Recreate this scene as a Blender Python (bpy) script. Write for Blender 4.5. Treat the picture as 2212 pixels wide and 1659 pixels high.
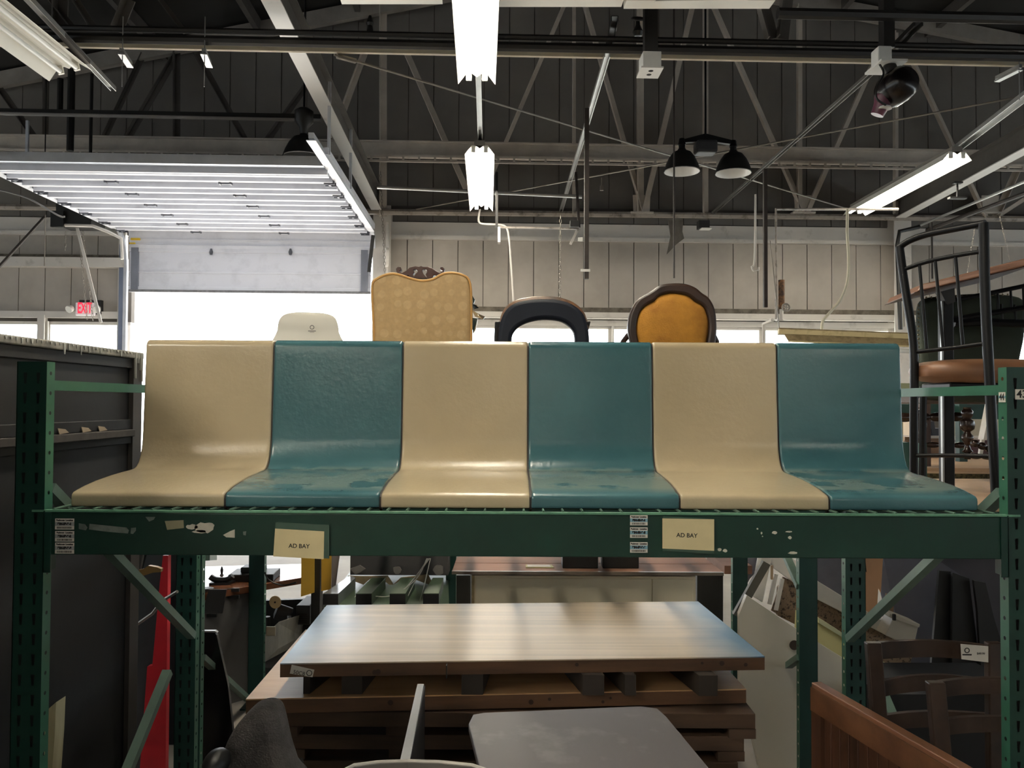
import bpy, bmesh, math, random
from mathutils import Vector, Matrix
random.seed(7)
sc = bpy.context.scene
for o in list(bpy.data.objects): bpy.data.objects.remove(o)
C = sc.collection

# ------------------------------------------------------------------ camera
F = 1725.0; CX, CY = 1106.0, 829.5
CAM = Vector((0, 0, 1.6))
PITCH, ROLL = 0.0235, 0.005
RC = (Matrix.Rotation(math.pi/2+PITCH, 4, 'X') @ Matrix.Rotation(ROLL, 4, 'Z'))
cd = bpy.data.cameras.new('camera'); cam = bpy.data.objects.new('camera', cd); C.objects.link(cam)
cd.sensor_fit = 'HORIZONTAL'; cd.sensor_width = 36.0; cd.lens = 36.0*F/2212.0; cd.clip_start = .05; cd.clip_end = 300
cam.matrix_world = Matrix.Translation(CAM) @ RC
sc.camera = cam
# ------------------------------------------------------------------ world (bright overcast daylight outside)
w = bpy.data.worlds.new('sky'); sc.world = w; w.use_nodes = True
bg = w.node_tree.nodes['Background']; bg.inputs[0].default_value = (.93, .97, 1.0, 1); bg.inputs[1].default_value = 6.0
sd = bpy.data.lights.new('sun', 'SUN'); sd.energy = 26.0; sd.angle = .01; sd.color = (1, .96, .90)
sun = bpy.data.objects.new('sun', sd); C.objects.link(sun); sun.rotation_euler = (math.radians(-33), 0, math.radians(14))   # from outside, high behind the loading door
# ------------------------------------------------------------------ view
vs = sc.view_settings; vs.view_transform = 'Standard'; vs.look = 'None'; vs.exposure = 0.35; vs.gamma = 1.0; vs.use_curve_mapping = False
TUBE = 64.0          # emission strength of a lit fluorescent tube

# ------------------------------------------------------------------ frames
BA = math.atan(0.0345)                      # the building stands turned a little against the rack
FR = {'W': Matrix.Identity(4), 'B': Matrix.Rotation(BA, 4, 'Z')}
BI = FR['B'].inverted()
R3 = RC.to_3x3()
def ray(px, py): return R3 @ Vector(((px-CX)/F, -(py-CY)/F, -1.0))
def at(px, py, Y):
    d = ray(px, py); return CAM + d*(Y/d.y)
def atz(px, py, z):
    d = ray(px, py); return CAM + d*((z-CAM.z)/d.z)
def bat(px, py, Y):
    d = (BI.to_3x3() @ ray(px, py)); c = CAM; return c + d*(Y/d.y)
def batz(px, py, z):
    return BI @ atz(px, py, z)
def V(*a): return Vector(a)

# ------------------------------------------------------------------ mesh builder
class MB:
    def __init__(s): s.v = []; s.f = []
    def add(s, vs, fs):
        n = len(s.v); s.v += [Vector(p) for p in vs]; s.f += [tuple(i+n for i in f) for f in fs]; return s
    def box(s, a, b):
        x0, y0, z0 = a; x1, y1, z1 = b
        if x0 > x1: x0, x1 = x1, x0
        if y0 > y1: y0, y1 = y1, y0
        if z0 > z1: z0, z1 = z1, z0
        return s.add([(x0,y0,z0),(x1,y0,z0),(x1,y1,z0),(x0,y1,z0),(x0,y0,z1),(x1,y0,z1),(x1,y1,z1),(x0,y1,z1)],
            [(0,3,2,1),(4,5,6,7),(0,1,5,4),(1,2,6,5),(2,3,7,6),(3,0,4,7)])
    def bar(s, a, b, w, h, up=(0,0,1)):
        a, b = Vector(a), Vector(b); d = (b-a).normalized(); up = Vector(up)
        if abs(d.dot(up)) > .99: up = Vector((0,1,0))
        x = d.cross(up).normalized()*(w/2); z = x.cross(d).normalized()*(h/2)
        P = [a-x-z, a+x-z, a+x+z, a-x+z, b-x-z, b+x-z, b+x+z, b-x+z]
        return s.add(P, [(0,1,2,3),(7,6,5,4),(0,4,5,1),(1,5,6,2),(2,6,7,3),(3,7,4,0)])
    def tube(s, pts, r, n=8, caps=True):
        pts = [Vector(p) for p in pts]; rings = []; k = len(pts)
        rs = r if isinstance(r, (list, tuple)) else [r]*k
        prev = None
        for i, p in enumerate(pts):
            d = (pts[min(i+1,k-1)]-pts[max(i-1,0)]).normalized()
            if prev is None:
                u = Vector((0,0,1)) if abs(d.z) < .9 else Vector((0,1,0))
                x = d.cross(u).normalized()
            else:
                x = (prev - d*prev.dot(d)).normalized()
            prev = x; y = d.cross(x)
            rings.append([p + (x*math.cos(2*math.pi*j/n)+y*math.sin(2*math.pi*j/n))*rs[i] for j in range(n)])
        vs = [q for R in rings for q in R]; fs = []
        for i in range(k-1):
            for j in range(n):
                a = i*n+j; b = i*n+(j+1)%n; fs.append((a,b,b+n,a+n))
        if caps: fs += [tuple(range(n-1,-1,-1)), tuple(range((k-1)*n, k*n))]
        return s.add(vs, fs)
    def prism(s, poly, vec):
        poly = [Vector(p) for p in poly]; vec = Vector(vec); n = len(poly)
        return s.add(poly+[p+vec for p in poly], [tuple(range(n-1,-1,-1)), tuple(range(n,2*n))]+[(i,(i+1)%n,(i+1)%n+n,i+n) for i in range(n)])
    def lathe(s, prof, o, axis=(0,0,1), n=20, caps=True):
        o = Vector(o); a = Vector(axis).normalized(); u = Vector((1,0,0)) if abs(a.x) < .9 else Vector((0,1,0))
        x = (u - a*u.dot(a)).normalized(); y = a.cross(x); vs = []; fs = []; k = len(prof)
        for r, h in prof: vs += [o + a*h + (x*math.cos(2*math.pi*j/n)+y*math.sin(2*math.pi*j/n))*r for j in range(n)]
        for i in range(k-1):
            for j in range(n):
                p = i*n+j; q = i*n+(j+1)%n; fs.append((p,q,q+n,p+n))
        if caps: fs += [tuple(range(n-1,-1,-1)), tuple(range((k-1)*n, k*n))]
        return s.add(vs, fs)
    def loft(s, A, B, closed=True, caps=True):
        n = len(A); fs = [(i,(i+1)%n,(i+1)%n+n,i+n) for i in range(n if closed else n-1)]
        if closed and caps: fs += [tuple(range(n-1,-1,-1)), tuple(range(n,2*n))]
        return s.add(list(A)+list(B), fs)
    def blob(s, c, r, nu=14, nv=9, pw=1.0):
        c = Vector(c); vs = []; fs = []
        for i in range(nv+1):
            t = math.pi*i/nv
            for j in range(nu):
                p = 2*math.pi*j/nu
                q = [math.sin(t)*math.cos(p), math.sin(t)*math.sin(p), math.cos(t)]
                q = [math.copysign(abs(e)**pw, e) for e in q]
                vs.append(c + Vector((q[0]*r[0], q[1]*r[1], q[2]*r[2])))
        for i in range(nv):
            for j in range(nu):
                a = i*nu+j; b = i*nu+(j+1)%nu; fs.append((a, a+nu, b+nu, b))
        return s.add(vs, fs)
    def grid(s, fn, nu, nv):
        vs = [fn(i/nu, j/nv) for j in range(nv+1) for i in range(nu+1)]
        return s.add(vs, [(j*(nu+1)+i, j*(nu+1)+i+1, (j+1)*(nu+1)+i+1, (j+1)*(nu+1)+i) for j in range(nv) for i in range(nu)])

def shape(splines, Y, th, bev=0.0):
    """closed outlines (lists of (x,z)), holes by even-odd, standing in the plane y=Y with thickness th"""
    cu = bpy.data.curves.new('c', 'CURVE'); cu.dimensions = '2D'; cu.fill_mode = 'BOTH'; cu.extrude = max(th/2-bev, .0005); cu.bevel_depth = bev; cu.bevel_resolution = 2; cu.offset = -bev
    for pts in splines:
        sp = cu.splines.new('POLY'); sp.points.add(len(pts)-1); sp.use_cyclic_u = True
        for i, p in enumerate(pts): sp.points[i].co = (p[0], p[1], 0, 1)
    ob = bpy.data.objects.new('c', cu); C.objects.link(ob)
    dg = bpy.context.evaluated_depsgraph_get(); me = bpy.data.meshes.new_from_object(ob.evaluated_get(dg))
    m = MB(); m.add([(v.co.x, Y - v.co.z, v.co.y) for v in me.vertices], [tuple(p.vertices) for p in me.polygons])
    bpy.data.objects.remove(ob); bpy.data.curves.remove(cu); bpy.data.meshes.remove(me)
    return m
def smoothpoly(pts, n=4, closed=True):
    out = []; k = len(pts)
    rng = range(k) if closed else range(k-1)
    for i in rng:
        if closed: p0, p1, p2, p3 = pts[i-1], pts[i], pts[(i+1)%k], pts[(i+2)%k]
        else: p0, p1, p2, p3 = pts[max(i-1,0)], pts[i], pts[i+1], pts[min(i+2,k-1)]
        for j in range(n):
            t = j/n
            out.append(tuple(.5*((2*b)+(-a+c)*t+(2*a-5*b+4*c-d)*t*t+(-a+3*b-3*c+d)*t**3) for a,b,c,d in zip(p0,p1,p2,p3)))
    if not closed: out.append(tuple(pts[-1]))
    return out
def pxz(pts, Y, fr='W'):
    f = at if fr == 'W' else bat
    return [(f(x, y, Y).x, f(x, y, Y).z) for x, y in pts]

MW = {}
def mk(name, mb, mat, parent=None, fr='W', label=None, cat=None, group=None, kind=None, smooth=False, bevel=0.0, seg=2):
    M_ = FR[fr]; ws = [M_ @ p for p in mb.v]
    if parent is not None:
        inv = MW[parent.name].inverted(); mw = MW[parent.name]; loc = None
    else:
        xs = [p.x for p in ws]; ys = [p.y for p in ws]; zs = [p.z for p in ws]
        loc = Vector(((min(xs)+max(xs))/2, (min(ys)+max(ys))/2, min(zs)))
        mw = Matrix.Translation(loc) @ M_; inv = mw.inverted()
    me = bpy.data.meshes.new(name); me.from_pydata([tuple(inv @ p) for p in ws], [], mb.f); me.validate()
    bm = bmesh.new(); bm.from_mesh(me); bmesh.ops.recalc_face_normals(bm, faces=bm.faces); bm.to_mesh(me); bm.free()
    me.materials.append(mat)
    if smooth:
        for p in me.polygons: p.use_smooth = True
    o = bpy.data.objects.new(name, me); C.objects.link(o)
    if parent is not None: o.parent = parent
    else: o.matrix_world = mw
    if bevel:
        b = o.modifiers.new('bevel', 'BEVEL'); b.width = bevel; b.segments = seg; b.limit_method = 'ANGLE'; b.angle_limit = .6
    if smooth and not bevel:
        try:
            md = o.modifiers.new('es', 'EDGE_SPLIT'); md.split_angle = .75
        except Exception: pass
    MW[o.name] = mw.copy()
    tag(o, label, cat, group, kind)
    return o
def tag(o, label=None, cat=None, group=None, kind=None):
    if label: o['label'] = label
    if cat: o['category'] = cat
    if group: o['group'] = group
    if kind: o['kind'] = kind
def thing(name, label, cat, loc, group=None, fr='W', kind=None):
    o = bpy.data.objects.new(name, None); C.objects.link(o); o.empty_display_size = .1
    mw = Matrix.Translation(FR[fr] @ Vector(loc)) @ FR[fr]
    o.matrix_world = mw; MW[o.name] = mw.copy(); tag(o, label, cat, group, kind); return o
def text(s, size, pos, right, up, mat, parent, name='lettering', bold=0.0, align='CENTER', extr=.0002):
    cu = bpy.data.curves.new('t', 'FONT'); cu.body = s; cu.size = size; cu.align_x = align; cu.align_y = 'CENTER'; cu.extrude = extr; cu.offset = bold
    ob = bpy.data.objects.new('t', cu); C.objects.link(ob); dg = bpy.context.evaluated_depsgraph_get()
    me = bpy.data.meshes.new_from_object(ob.evaluated_get(dg)); right = Vector(right); up = Vector(up); nn = right.cross(up)
    m = MB(); m.add([Vector(pos)+right*v.co.x+up*v.co.y+nn*v.co.z for v in me.vertices], [tuple(p.vertices) for p in me.polygons])
    bpy.data.objects.remove(ob); bpy.data.curves.remove(cu); bpy.data.meshes.remove(me)
    return m if parent is None else mk(name, m, mat, parent)

# ------------------------------------------------------------------ materials
def lin(c):
    c = c/255.0
    return c/12.92 if c <= .04045 else ((c+.055)/1.055)**2.4
def L3(c): return (lin(c[0]), lin(c[1]), lin(c[2]), 1)
MC = {}
def M(name, rgb, rough=.6, metal=0.0, var=.12, scale=4.0, bump=0.0, bscale=60.0, rgb2=None, lo=.45, hi=.6, stretch=(1,1,1), emit=None, estr=0, coat=0.0, detail=4, spec=.5, rvar=0.0):
    if name in MC: return MC[name]
    m = bpy.data.materials.new(name); m.use_nodes = True; nt = m.node_tree; N = nt.nodes; b = N['Principled BSDF']
    b.inputs['Roughness'].default_value = rough; b.inputs['Metallic'].default_value = metal
    b.inputs['Specular IOR Level'].default_value = spec; b.inputs['Coat Weight'].default_value = coat; b.inputs['Coat Roughness'].default_value = .12
    tc = N.new('ShaderNodeTexCoord'); mp = N.new('ShaderNodeMapping'); mp.inputs['Scale'].default_value = stretch
    nt.links.new(tc.outputs['Object'], mp.inputs['Vector'])
    n1 = N.new('ShaderNodeTexNoise'); n1.inputs['Scale'].default_value = scale; n1.inputs['Detail'].default_value = detail; n1.inputs['Roughness'].default_value = .62
    nt.links.new(mp.outputs[0], n1.inputs['Vector'])
    cr = N.new('ShaderNodeValToRGB'); e = cr.color_ramp.elements
    c = L3(rgb)
    if rgb2 is None:
        e[0].position = .3; e[1].position = .7
        e[0].color = (c[0]*(1-var), c[1]*(1-var), c[2]*(1-var), 1); e[1].color = (min(c[0]*(1+var),1), min(c[1]*(1+var),1), min(c[2]*(1+var),1), 1)
    else:
        e[0].position = lo; e[1].position = hi; e[0].color = c; e[1].color = L3(rgb2)
    nt.links.new(n1.outputs['Fac'], cr.inputs['Fac']); nt.links.new(cr.outputs['Color'], b.inputs['Base Color'])
    if rvar:
        mr = N.new('ShaderNodeMapRange'); mr.inputs['To Min'].default_value = max(rough-rvar, .02); mr.inputs['To Max'].default_value = min(rough+rvar, 1)
        nt.links.new(n1.outputs['Fac'], mr.inputs['Value']); nt.links.new(mr.outputs[0], b.inputs['Roughness'])
    if bump:
        n2 = N.new('ShaderNodeTexNoise'); n2.inputs['Scale'].default_value = bscale; n2.inputs['Detail'].default_value = 3
        nt.links.new(mp.outputs[0], n2.inputs['Vector'])
        bp = N.new('ShaderNodeBump'); bp.inputs['Strength'].default_value = min(bump, 1); bp.inputs['Distance'].default_value = .004
        nt.links.new(n2.outputs['Fac'], bp.inputs['Height']); nt.links.new(bp.outputs[0], b.inputs['Normal'])
    if emit is not None:
        b.inputs['Emission Color'].default_value = (*emit, 1); b.inputs['Emission Strength'].default_value = estr
    MC[name] = m; return m
def wood(name, a, b_, rough=.5, axis='X', scale=3.0, rings=16.0, spec=.5):
    if name in MC: return MC[name]
    st = {'X': (.12, 1, 1), 'Y': (1, .12, 1), 'Z': (1, 1, .12)}[axis]
    m = M(name, a, rough=rough, rgb2=b_, lo=.38, hi=.68, scale=rings, stretch=st, bump=.15, bscale=rings*4, detail=7, spec=spec)
    return m
green   = M('rack_green', (11,46,37), rough=.42, var=.18, scale=7, bump=.05, bscale=90, spec=.4)
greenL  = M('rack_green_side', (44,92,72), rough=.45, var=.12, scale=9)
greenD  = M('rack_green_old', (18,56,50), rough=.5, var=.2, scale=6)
steel   = M('zinc', (150,152,150), rough=.4, metal=.8, var=.15, scale=12)
wirem   = M('wire_zinc', (90,120,105), rough=.45, metal=.5, var=.2, scale=30)
black   = M('black_paint', (18,17,17), rough=.5, var=.2)
blackm  = M('black_metal', (10,10,12), rough=.45, var=.1, spec=.22)
dsteel  = M('dark_steel', (38,37,36), rough=.6, var=.25, scale=6)
white   = M('white_paint', (214,212,206), rough=.5, var=.08)
offw    = M('offwhite_dirty', (205,200,190), rough=.7, rgb2=(150,140,126), lo=.5, hi=.85, scale=2.2)
wallp   = M('wall_paint', (176,169,160), rough=.75, rgb2=(142,134,124), lo=.35, hi=.95, scale=1.3, bump=.05, bscale=12)
wallu   = M('upper_wall_paint', (124,120,114), rough=.8, rgb2=(96,92,88), lo=.3, hi=.9, scale=.8)
wallb   = M('wall_band', (205,200,193), rough=.6, rgb2=(120,112,104), lo=.6, hi=.9, scale=3)
grime   = M('ledge_grime', (110,103,92), rough=.9, rgb2=(60,55,48), lo=.4, hi=.7, scale=8)
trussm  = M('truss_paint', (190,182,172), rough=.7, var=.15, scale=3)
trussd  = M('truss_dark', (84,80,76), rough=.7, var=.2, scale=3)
beige   = M('beige_beam', (228,218,194), rough=.7, var=.1, scale=2)
roofm   = M('roof_deck', (40,39,38), rough=.9, var=.2, scale=1)
floorm  = M('floor_concrete', (156,149,140), rough=.7, rgb2=(124,118,110), lo=.35, hi=.75, scale=1.4, bump=.1, bscale=20)
asph    = M('outdoor_concrete', (200,198,192), rough=.9, var=.05)
doorm   = M('door_white', (222,224,232), rough=.5, rgb2=(186,188,196), lo=.5, hi=.95, scale=3)
alum    = M('aluminium', (190,194,204), rough=.3, metal=.7, var=.1)
reflm   = M('reflector_white', (235,232,222), rough=.45, var=.03)
tubeon  = M('tube_lit', (255,250,238), rough=.4, var=0, emit=(1.0,.93,.80), estr=TUBE)
tubeoff = M('tube_dark', (225,225,222), rough=.25, var=.02)
paper   = M('paper', (206,192,150), rough=.7, var=.05, scale=20)
paperw  = M('paper_white', (205,200,190), rough=.7, var=.06, scale=20)
ink     = M('ink', (28,26,26), rough=.8, var=0)
labelb  = M('label_blue', (120,160,178), rough=.6, var=.05)
plastic = M('clear_sleeve', (60,82,72), rough=.15, var=.1)
def glassm():
    m = bpy.data.materials.new('window_glass'); m.use_nodes = True; nt = m.node_tree; N = nt.nodes
    for n in list(N):
        if n.type != 'OUTPUT_MATERIAL': N.remove(n)
    t = N.new('ShaderNodeBsdfTransparent'); t.inputs[0].default_value = (.93,.96,.97,1)
    g = N.new('ShaderNodeBsdfGlossy'); g.inputs['Roughness'].default_value = .1
    x = N.new('ShaderNodeMixShader'); x.inputs[0].default_value = .06
    nz = N.new('ShaderNodeTexNoise'); nz.inputs['Scale'].default_value = 3
    mr = N.new('ShaderNodeMapRange'); mr.inputs['To Min'].default_value = .02; mr.inputs['To Max'].default_value = .12
    nt.links.new(nz.outputs['Fac'], mr.inputs['Value']); nt.links.new(mr.outputs[0], x.inputs[0])
    nt.links.new(t.outputs[0], x.inputs[1]); nt.links.new(g.outputs[0], x.inputs[2]); nt.links.new(x.outputs[0], N['Material Output'].inputs[0]); return m
glass = glassm()
# ================================================================== BUILDING SHELL (building frame)
YW = 12.0
def wx(px): return bat(px, 640, YW).x
def wz(py, px=1106): return bat(px, py, YW).z
XL, XR, YB = -13.0, 13.0, -20.0
RG = bat(1300, -80, YW); LE = bat(0, 172, YW); RE = bat(2212, 95, YW)
def roofz(x):
    if x < RG.x: return RG.z + (x-RG.x)*(RG.z-LE.z)/(RG.x-LE.x)
    return RG.z + (x-RG.x)*(RE.z-RG.z)/(RE.x-RG.x)
DX0, DX1 = wx(284), wx(806)          # overhead door opening
ZDT = wz(520)
ZW0, ZW1 = wz(826), wz(703)          # window band
floor = mk('floor', MB().box((XL, YB, -.1), (XR, YW+.15, 0)), floorm, fr='B', kind='structure')
yard = mk('outdoor_ground', MB().box((-40, YW+.15, -.12), (40, 60, -.02)), asph, fr='B', kind='structure')
ZG0, ZG1 = ZW0, ZW1
def side_wall(nm, x0, x1, xt):  # window bands added in the unseen side walls for daylight fill
    m = MB().box((x0, YB, 0), (x1, YW+.1, ZG0)).box((x0, YB, ZG1), (x1, YW+.1, roofz(xt)+.1)); ys = [YB+i*(YW-YB)/9 for i in range(10)]
    for y in ys: m.box((x0, y-.12, ZG0), (x1, y+.12, ZG1))
    w_ = mk(nm, m, wallp, fr='B', kind='structure')
    for a, b in zip(ys[:-1], ys[1:]): mk('pane', MB().box(((x0+x1)/2-.003, a+.12, ZG0), ((x0+x1)/2+.003, b-.12, ZG1)), glass, w_, 'B')
side_wall('wall_left', XL-.1, XL, XL); side_wall('wall_right', XR, XR+.1, XR)
# wall behind the viewer: closed, without openings
mb = MB().prism([(XL,YB,0),(XR,YB,0),(XR,YB,roofz(XR)),(RG.x,YB,RG.z),(XL,YB,roofz(XL))], (0,-.1,0))
mk('wall_front', mb, wallp, fr='B', kind='structure')
mb = MB()
mb.prism([(XL-.2,YB-.2,roofz(XL-.2)),(RG.x,YB-.2,RG.z),(RG.x,YB-.2,RG.z+.12),(XL-.2,YB-.2,roofz(XL-.2)+.12)], (0,YW-YB+.6,0))
mb.prism([(RG.x,YB-.2,RG.z),(XR+.2,YB-.2,roofz(XR+.2)),(XR+.2,YB-.2,roofz(XR+.2)+.12),(RG.x,YB-.2,RG.z+.12)], (0,YW-YB+.6,0))
ceil = mk('ceiling', mb, roofm, fr='B', kind='structure')
# purlins under the roof deck
for i in range(-6, 7):
    x = RG.x + i*1.45 + .7
    if XL < x < XR:
        m = MB().box((x-.04, YB, roofz(x)-.2), (x+.04, YW, roofz(x)-.015)); mk('purlin', m, trussd, ceil, 'B')
# back wall: backing, bands, posts as one frame; panels as children
th = .12; y0, y1 = YW, YW+th
mb = MB()
mb.box((XL, y0, 0), (DX0, y1, ZW0)); mb.box((DX1, y0, 0), (XR, y1, ZW0))
mb.box((XL, y0, ZW1), (DX0, y1, ZDT)); mb.box((DX1, y0, ZW1), (XR, y1, ZDT))
mb.prism([(XL,y0,ZDT),(XR,y0,ZDT),(XR,y0,roofz(XR)),(RG.x,y0,RG.z),(XL,y0,roofz(XL))], (0,th,0))
wall = mk('wall_back', mb, M('joint_grey', (84,79,73), rough=.9), fr='B', kind='structure')
mull = [XL] + [wx(p) for p in (-560,-230,105)] + [DX0-.001]
mulr = [DX1] + [wx(p) for p in (1003,1320,1645,1938,2262,2590,2910)] + [XR]
SP = .38
zA, zB = wz(664), wz(513)
n = 0; x = wx(880) - 30*SP
pan_lo, pan_up = [], []
zU = wz(484)
while x < XR:
    a, b = max(x, XL), min(x+SP-.012, XR)
    if b > XL + .05:
        if b < DX0 or a > DX1:
            if a < DX0: pan_lo.append((a, b, wz(682), wz(590))); pan_lo.append((a, b, wz(566), wz(484)))
            else: pan_lo.append((a, b, zA, zB))
        pan_up.append((a, b))
    x += SP
for i, (a, b, c, d) in enumerate(pan_lo):
    mk('wall_panel', MB().box((a, y0-.02-random.random()*.006, c), (b, y0, d)), wallp, wall, 'B')
for a, b in pan_up:
    m = MB(); ya = y0-.012-random.random()*.006
    lo = zU+.02
    pts = [(a,ya,lo),(b,ya,lo),(b,ya,roofz(b)-.01)]
    if a < RG.x < b: pts.append((RG.x,ya,RG.z-.01))
    pts.append((a,ya,roofz(a)-.01))
    m.prism(pts, (0,y0-ya,0)); mk('upper_wall_panel', m, wallu, wall, 'B')
# bands
def band(nm, xa, xb_, za, zb, d, mat, dz=0): return mk(nm, MB().box((xa, y0-d, za), (xb_, y0+.01, zb)), mat, wall, 'B')
for xa, xb_ in ((XL, DX0-.05), (DX1+.1, XR)):
    band('header_band', xa, xb_, wz(516), zU, .05, wallb)
    band('header_lip', xa, xb_, wz(521), wz(513), .09, wallb)
band('sill_ledge', DX1+.1, XR, wz(675), wz(664), .07, grime)
band('window_head', DX1+.1, XR, wz(689), wz(675), .12, wallb)
band('window_head', DX1+.1, XR, ZW1, wz(691), .05, wallb)
band('sill_ledge', XL, DX0-.05, wz(570), wz(563), .10, grime)
band('wall_ledge', XL, DX0-.05, wz(590), wz(570), .16, wallb)
band('window_head', XL, DX0-.05, ZW1+.05, wz(682), .08, wallb)
band('sill_board', XL, DX0, ZW0-.10, ZW0, .12, M('sill_greenish', (120,128,104), rough=.7, rgb2=(84,92,74)))
band('sill_board', DX1, XR, ZW0-.10, ZW0, .12, M('sill_greenish', (120,128,104)))
m = MB().box((DX0-.2, y0-.06, ZDT), (DX1+.2, y0, ZDT+.35)); mk('door_header', m, trussd, wall, 'B')
# columns in the wall
for p in (828, 1935, -300, 3040):
    x = wx(p)
    m = MB().box((x-.13, y0-.22, 0), (x+.13, y0-.20, wz(455))).box((x-.012, y0-.2, 0), (x+.012, y0, wz(455))).box((x-.13, y0-.02, 0), (x+.13, y0, wz(455)))
    mk('wall_column', m, wallb, wall, 'B')
for p in (268, 97): 
    x = wx(p); m = MB().box((x-.05, y0-.1, 0), (x+.05, y0, wz(470) if p == 268 else wz(690))); mk('wall_column', m, wallb, wall, 'B')
# windows
wi = 1
for seq in (mull, mulr):
    for a, b in zip(seq[:-1], seq[1:]):
        if b-a < .3: continue
        t = .045
        f = MB().box((a, y0-.02, ZW0), (b, y0+.08, ZW0+t)).box((a, y0-.02, ZW1-t), (b, y0+.08, ZW1)).box((a, y0-.02, ZW0), (a+t, y0+.08, ZW1)).box((b-t, y0-.02, ZW0), (b, y0+.08, ZW1))
        wn = mk('window_%d' % wi, f, wallb, fr='B', kind='structure'); wi += 1
        mk('pane', MB().box((a+t, y0+.03, ZW0+t), (b-t, y0+.036, ZW1-t)), glass, wn, 'B')
        if a > 0 or b < DX0: 
            for q in (-.012, ): mk('mullion_pipe', MB().tube([(a+.02, y0-.05, ZW0), (a+.02, y0-.05, ZW1)], .018), wallb, wn, 'B')
# ------------------------------------------------------------------ overhead door
door = thing('door_1', 'white sectional overhead door raised on its tracks above the bright opening', None, ((DX0+DX1)/2, YW-.1, 0), fr='B', kind='structure')
HT = 2.50+1.6; yd = YW-.12
R_ = .38
def sec_profile(L, n=3):
    """profile across one section: (s along section, h proud) """
    P = [(0, .01), (.02, .01), (.024, .075), (.085, .075), (.089, .01), (L*.5-.01, .01), (L*.5-.006, .075), (L*.5+.055, .075), (L*.5+.059, .01), (L-.004, .01), (L, .01)]
    return P
def section(o, d, nrm, L, flat=False):
    m = MB(); o = Vector(o); d = Vector(d).normalized(); nrm = Vector(nrm); P = sec_profile(L)
    if flat: P = [(0,.03),(.05,.03),(.055,.008),(L*.40,.008),(L*.41,.02),(L*.44,.02),(L*.45,.008),(L-.06,.008),(L-.055,.03),(L,.03)]
    xa, xb_ = DX0+.02, DX1-.02
    top = [o+d*s+nrm*h for s, h in P]; poly = top + [o+d*L-nrm*.02, o-nrm*.02]
    A = [Vector((xa, p.y, p.z)) for p in poly]; B = [Vector((xb_, p.y, p.z)) for p in poly]
    m.loft(A, B); return m
# vertical part: lowest section hangs just below the header
zb = bat(545, 629, yd).z
L = .52
zt = zb
for k in range(1):
    s_ = mk('door_section', section((0, yd, zb), (0, 0, 1), (0, -1, 0), .62, True), doorm, door, 'B')
    mk('bottom_seal', MB().box((DX0+.02, yd-.04, zb-.03), (DX1-.02, yd+.02, zb+.005)), M('rubber_seal', (120,120,124), var=.3, scale=20), s_, 'B')
    for px in (300, 790):
        x = wx(px); mk('end_stile', MB().box((x-.05, yd-.05, zb), (x+.05, yd-.01, zb+.62)), M('stile_grey', (120,124,136)), s_, 'B')
z0_ = zb+.62
pts = [(yd, z0_), (yd-.07, z0_+.30), (yd-.36, HT-.03)]
for a, b in zip(pts[:-1], pts[1:]):
    d = Vector((0, b[0]-a[0], b[1]-a[1])); ln = d.length; d.normalize(); nr = Vector((0, -d.z, d.y)) 
    mk('door_section', section((0, a[0], a[1]), d, nr, ln, True), doorm, door, 'B')
yy = yd-.36; k = 0
hing = M('hinge_grey', (96,98,106), rough=.5, metal=.4)
while yy > 8.5:
    s_ = mk('door_section', section((0, yy, HT), (0, -1, 0.0), (0, 0, -1), L-.004), doorm, door, 'B')
    for fx in (.31, .66):
        x = DX0 + (DX1-DX0)*(fx); h = MB().box((x-.07, yy-.03, HT-.095), (x-.05, yy+.03, HT-.07)).box((x+.05, yy-.03, HT-.095), (x+.07, yy+.03, HT-.07)).box((x-.05, yy-.01, HT-.09), (x+.05, yy+.01, HT-.075))
        mk('hinge', h, hing, s_, 'B')
    for sx in (DX0+.06, DX1-.06):
        mk('roller_bracket', MB().box((sx-.06, yy-.05, HT-.09), (sx+.06, yy-.035, HT-.02)).box((sx-.06, yy+.035, HT-.09), (sx+.06, yy+.05, HT-.02)).box((sx-.012, yy-.05, HT-.09), (sx+.012, yy+.05, HT-.04)).tube([(sx-.09, yy, HT-.03), (sx+.09, yy, HT-.03)], .012, 6), hing, s_, 'B')
    yy -= L; k += 1
YE = yy
mk('door_top_rail', MB().box((DX0, YE-.1, HT-.05), (DX1, YE-.02, HT+.05)), alum, door, 'B')
mk('door_top_rail', MB().box((DX0, YE+.05, HT-.1), (DX1, YE+.09, HT+.02)), doorm, door, 'B')
# tracks
for s, x, ye in ((-1, DX0-.035, 5.4), (1, DX1+.035, 7.5)):
    path = [(x, yd+.0, 0.02), (x, yd, 3.55)] + [(x, yd-R_*(1-math.cos(t)), 3.55+(HT-3.55)*math.sin(t)) for t in [math.pi/2*j/8 for j in range(1, 9)]] + [(x, ye, HT)]
    m = MB()
    for a, b in zip(path[:-1], path[1:]): m.bar(a, b, .05, .055, (0,1,.01) if abs(a[2]-b[2]) > .2 else (0,0,1))
    t = mk('door_track', m, M('track_galv', (196,200,208), rough=.4, metal=.25), door, 'B')
    m = MB().bar((x+s*.03, yd-R_, HT+.03), (x+s*.03, ye+.55, HT+.03), .045, .07)
    mk('track_angle', m, doorm, door, 'B')
    mk('track_flange', MB().box((x-.045, ye, HT-.05), (x+.045, yd-R_, HT-.042)), doorm, door, 'B')
    m = MB().box((x+s*.03, yd-.02, 0), (x+s*.09, yd+.1, 3.9)); mk('track_angle', m, M('track_shade', (118,128,150), metal=.4), door, 'B')
    for yh in (ye+.6, 9.4):
        mk('track_hanger', MB().bar((x+s*.05, yh, HT), (x+s*.05, yh, HT+.75), .03, .03, (0,1,0)), M('track_galv', (196,200,208)), door, 'B')
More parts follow.
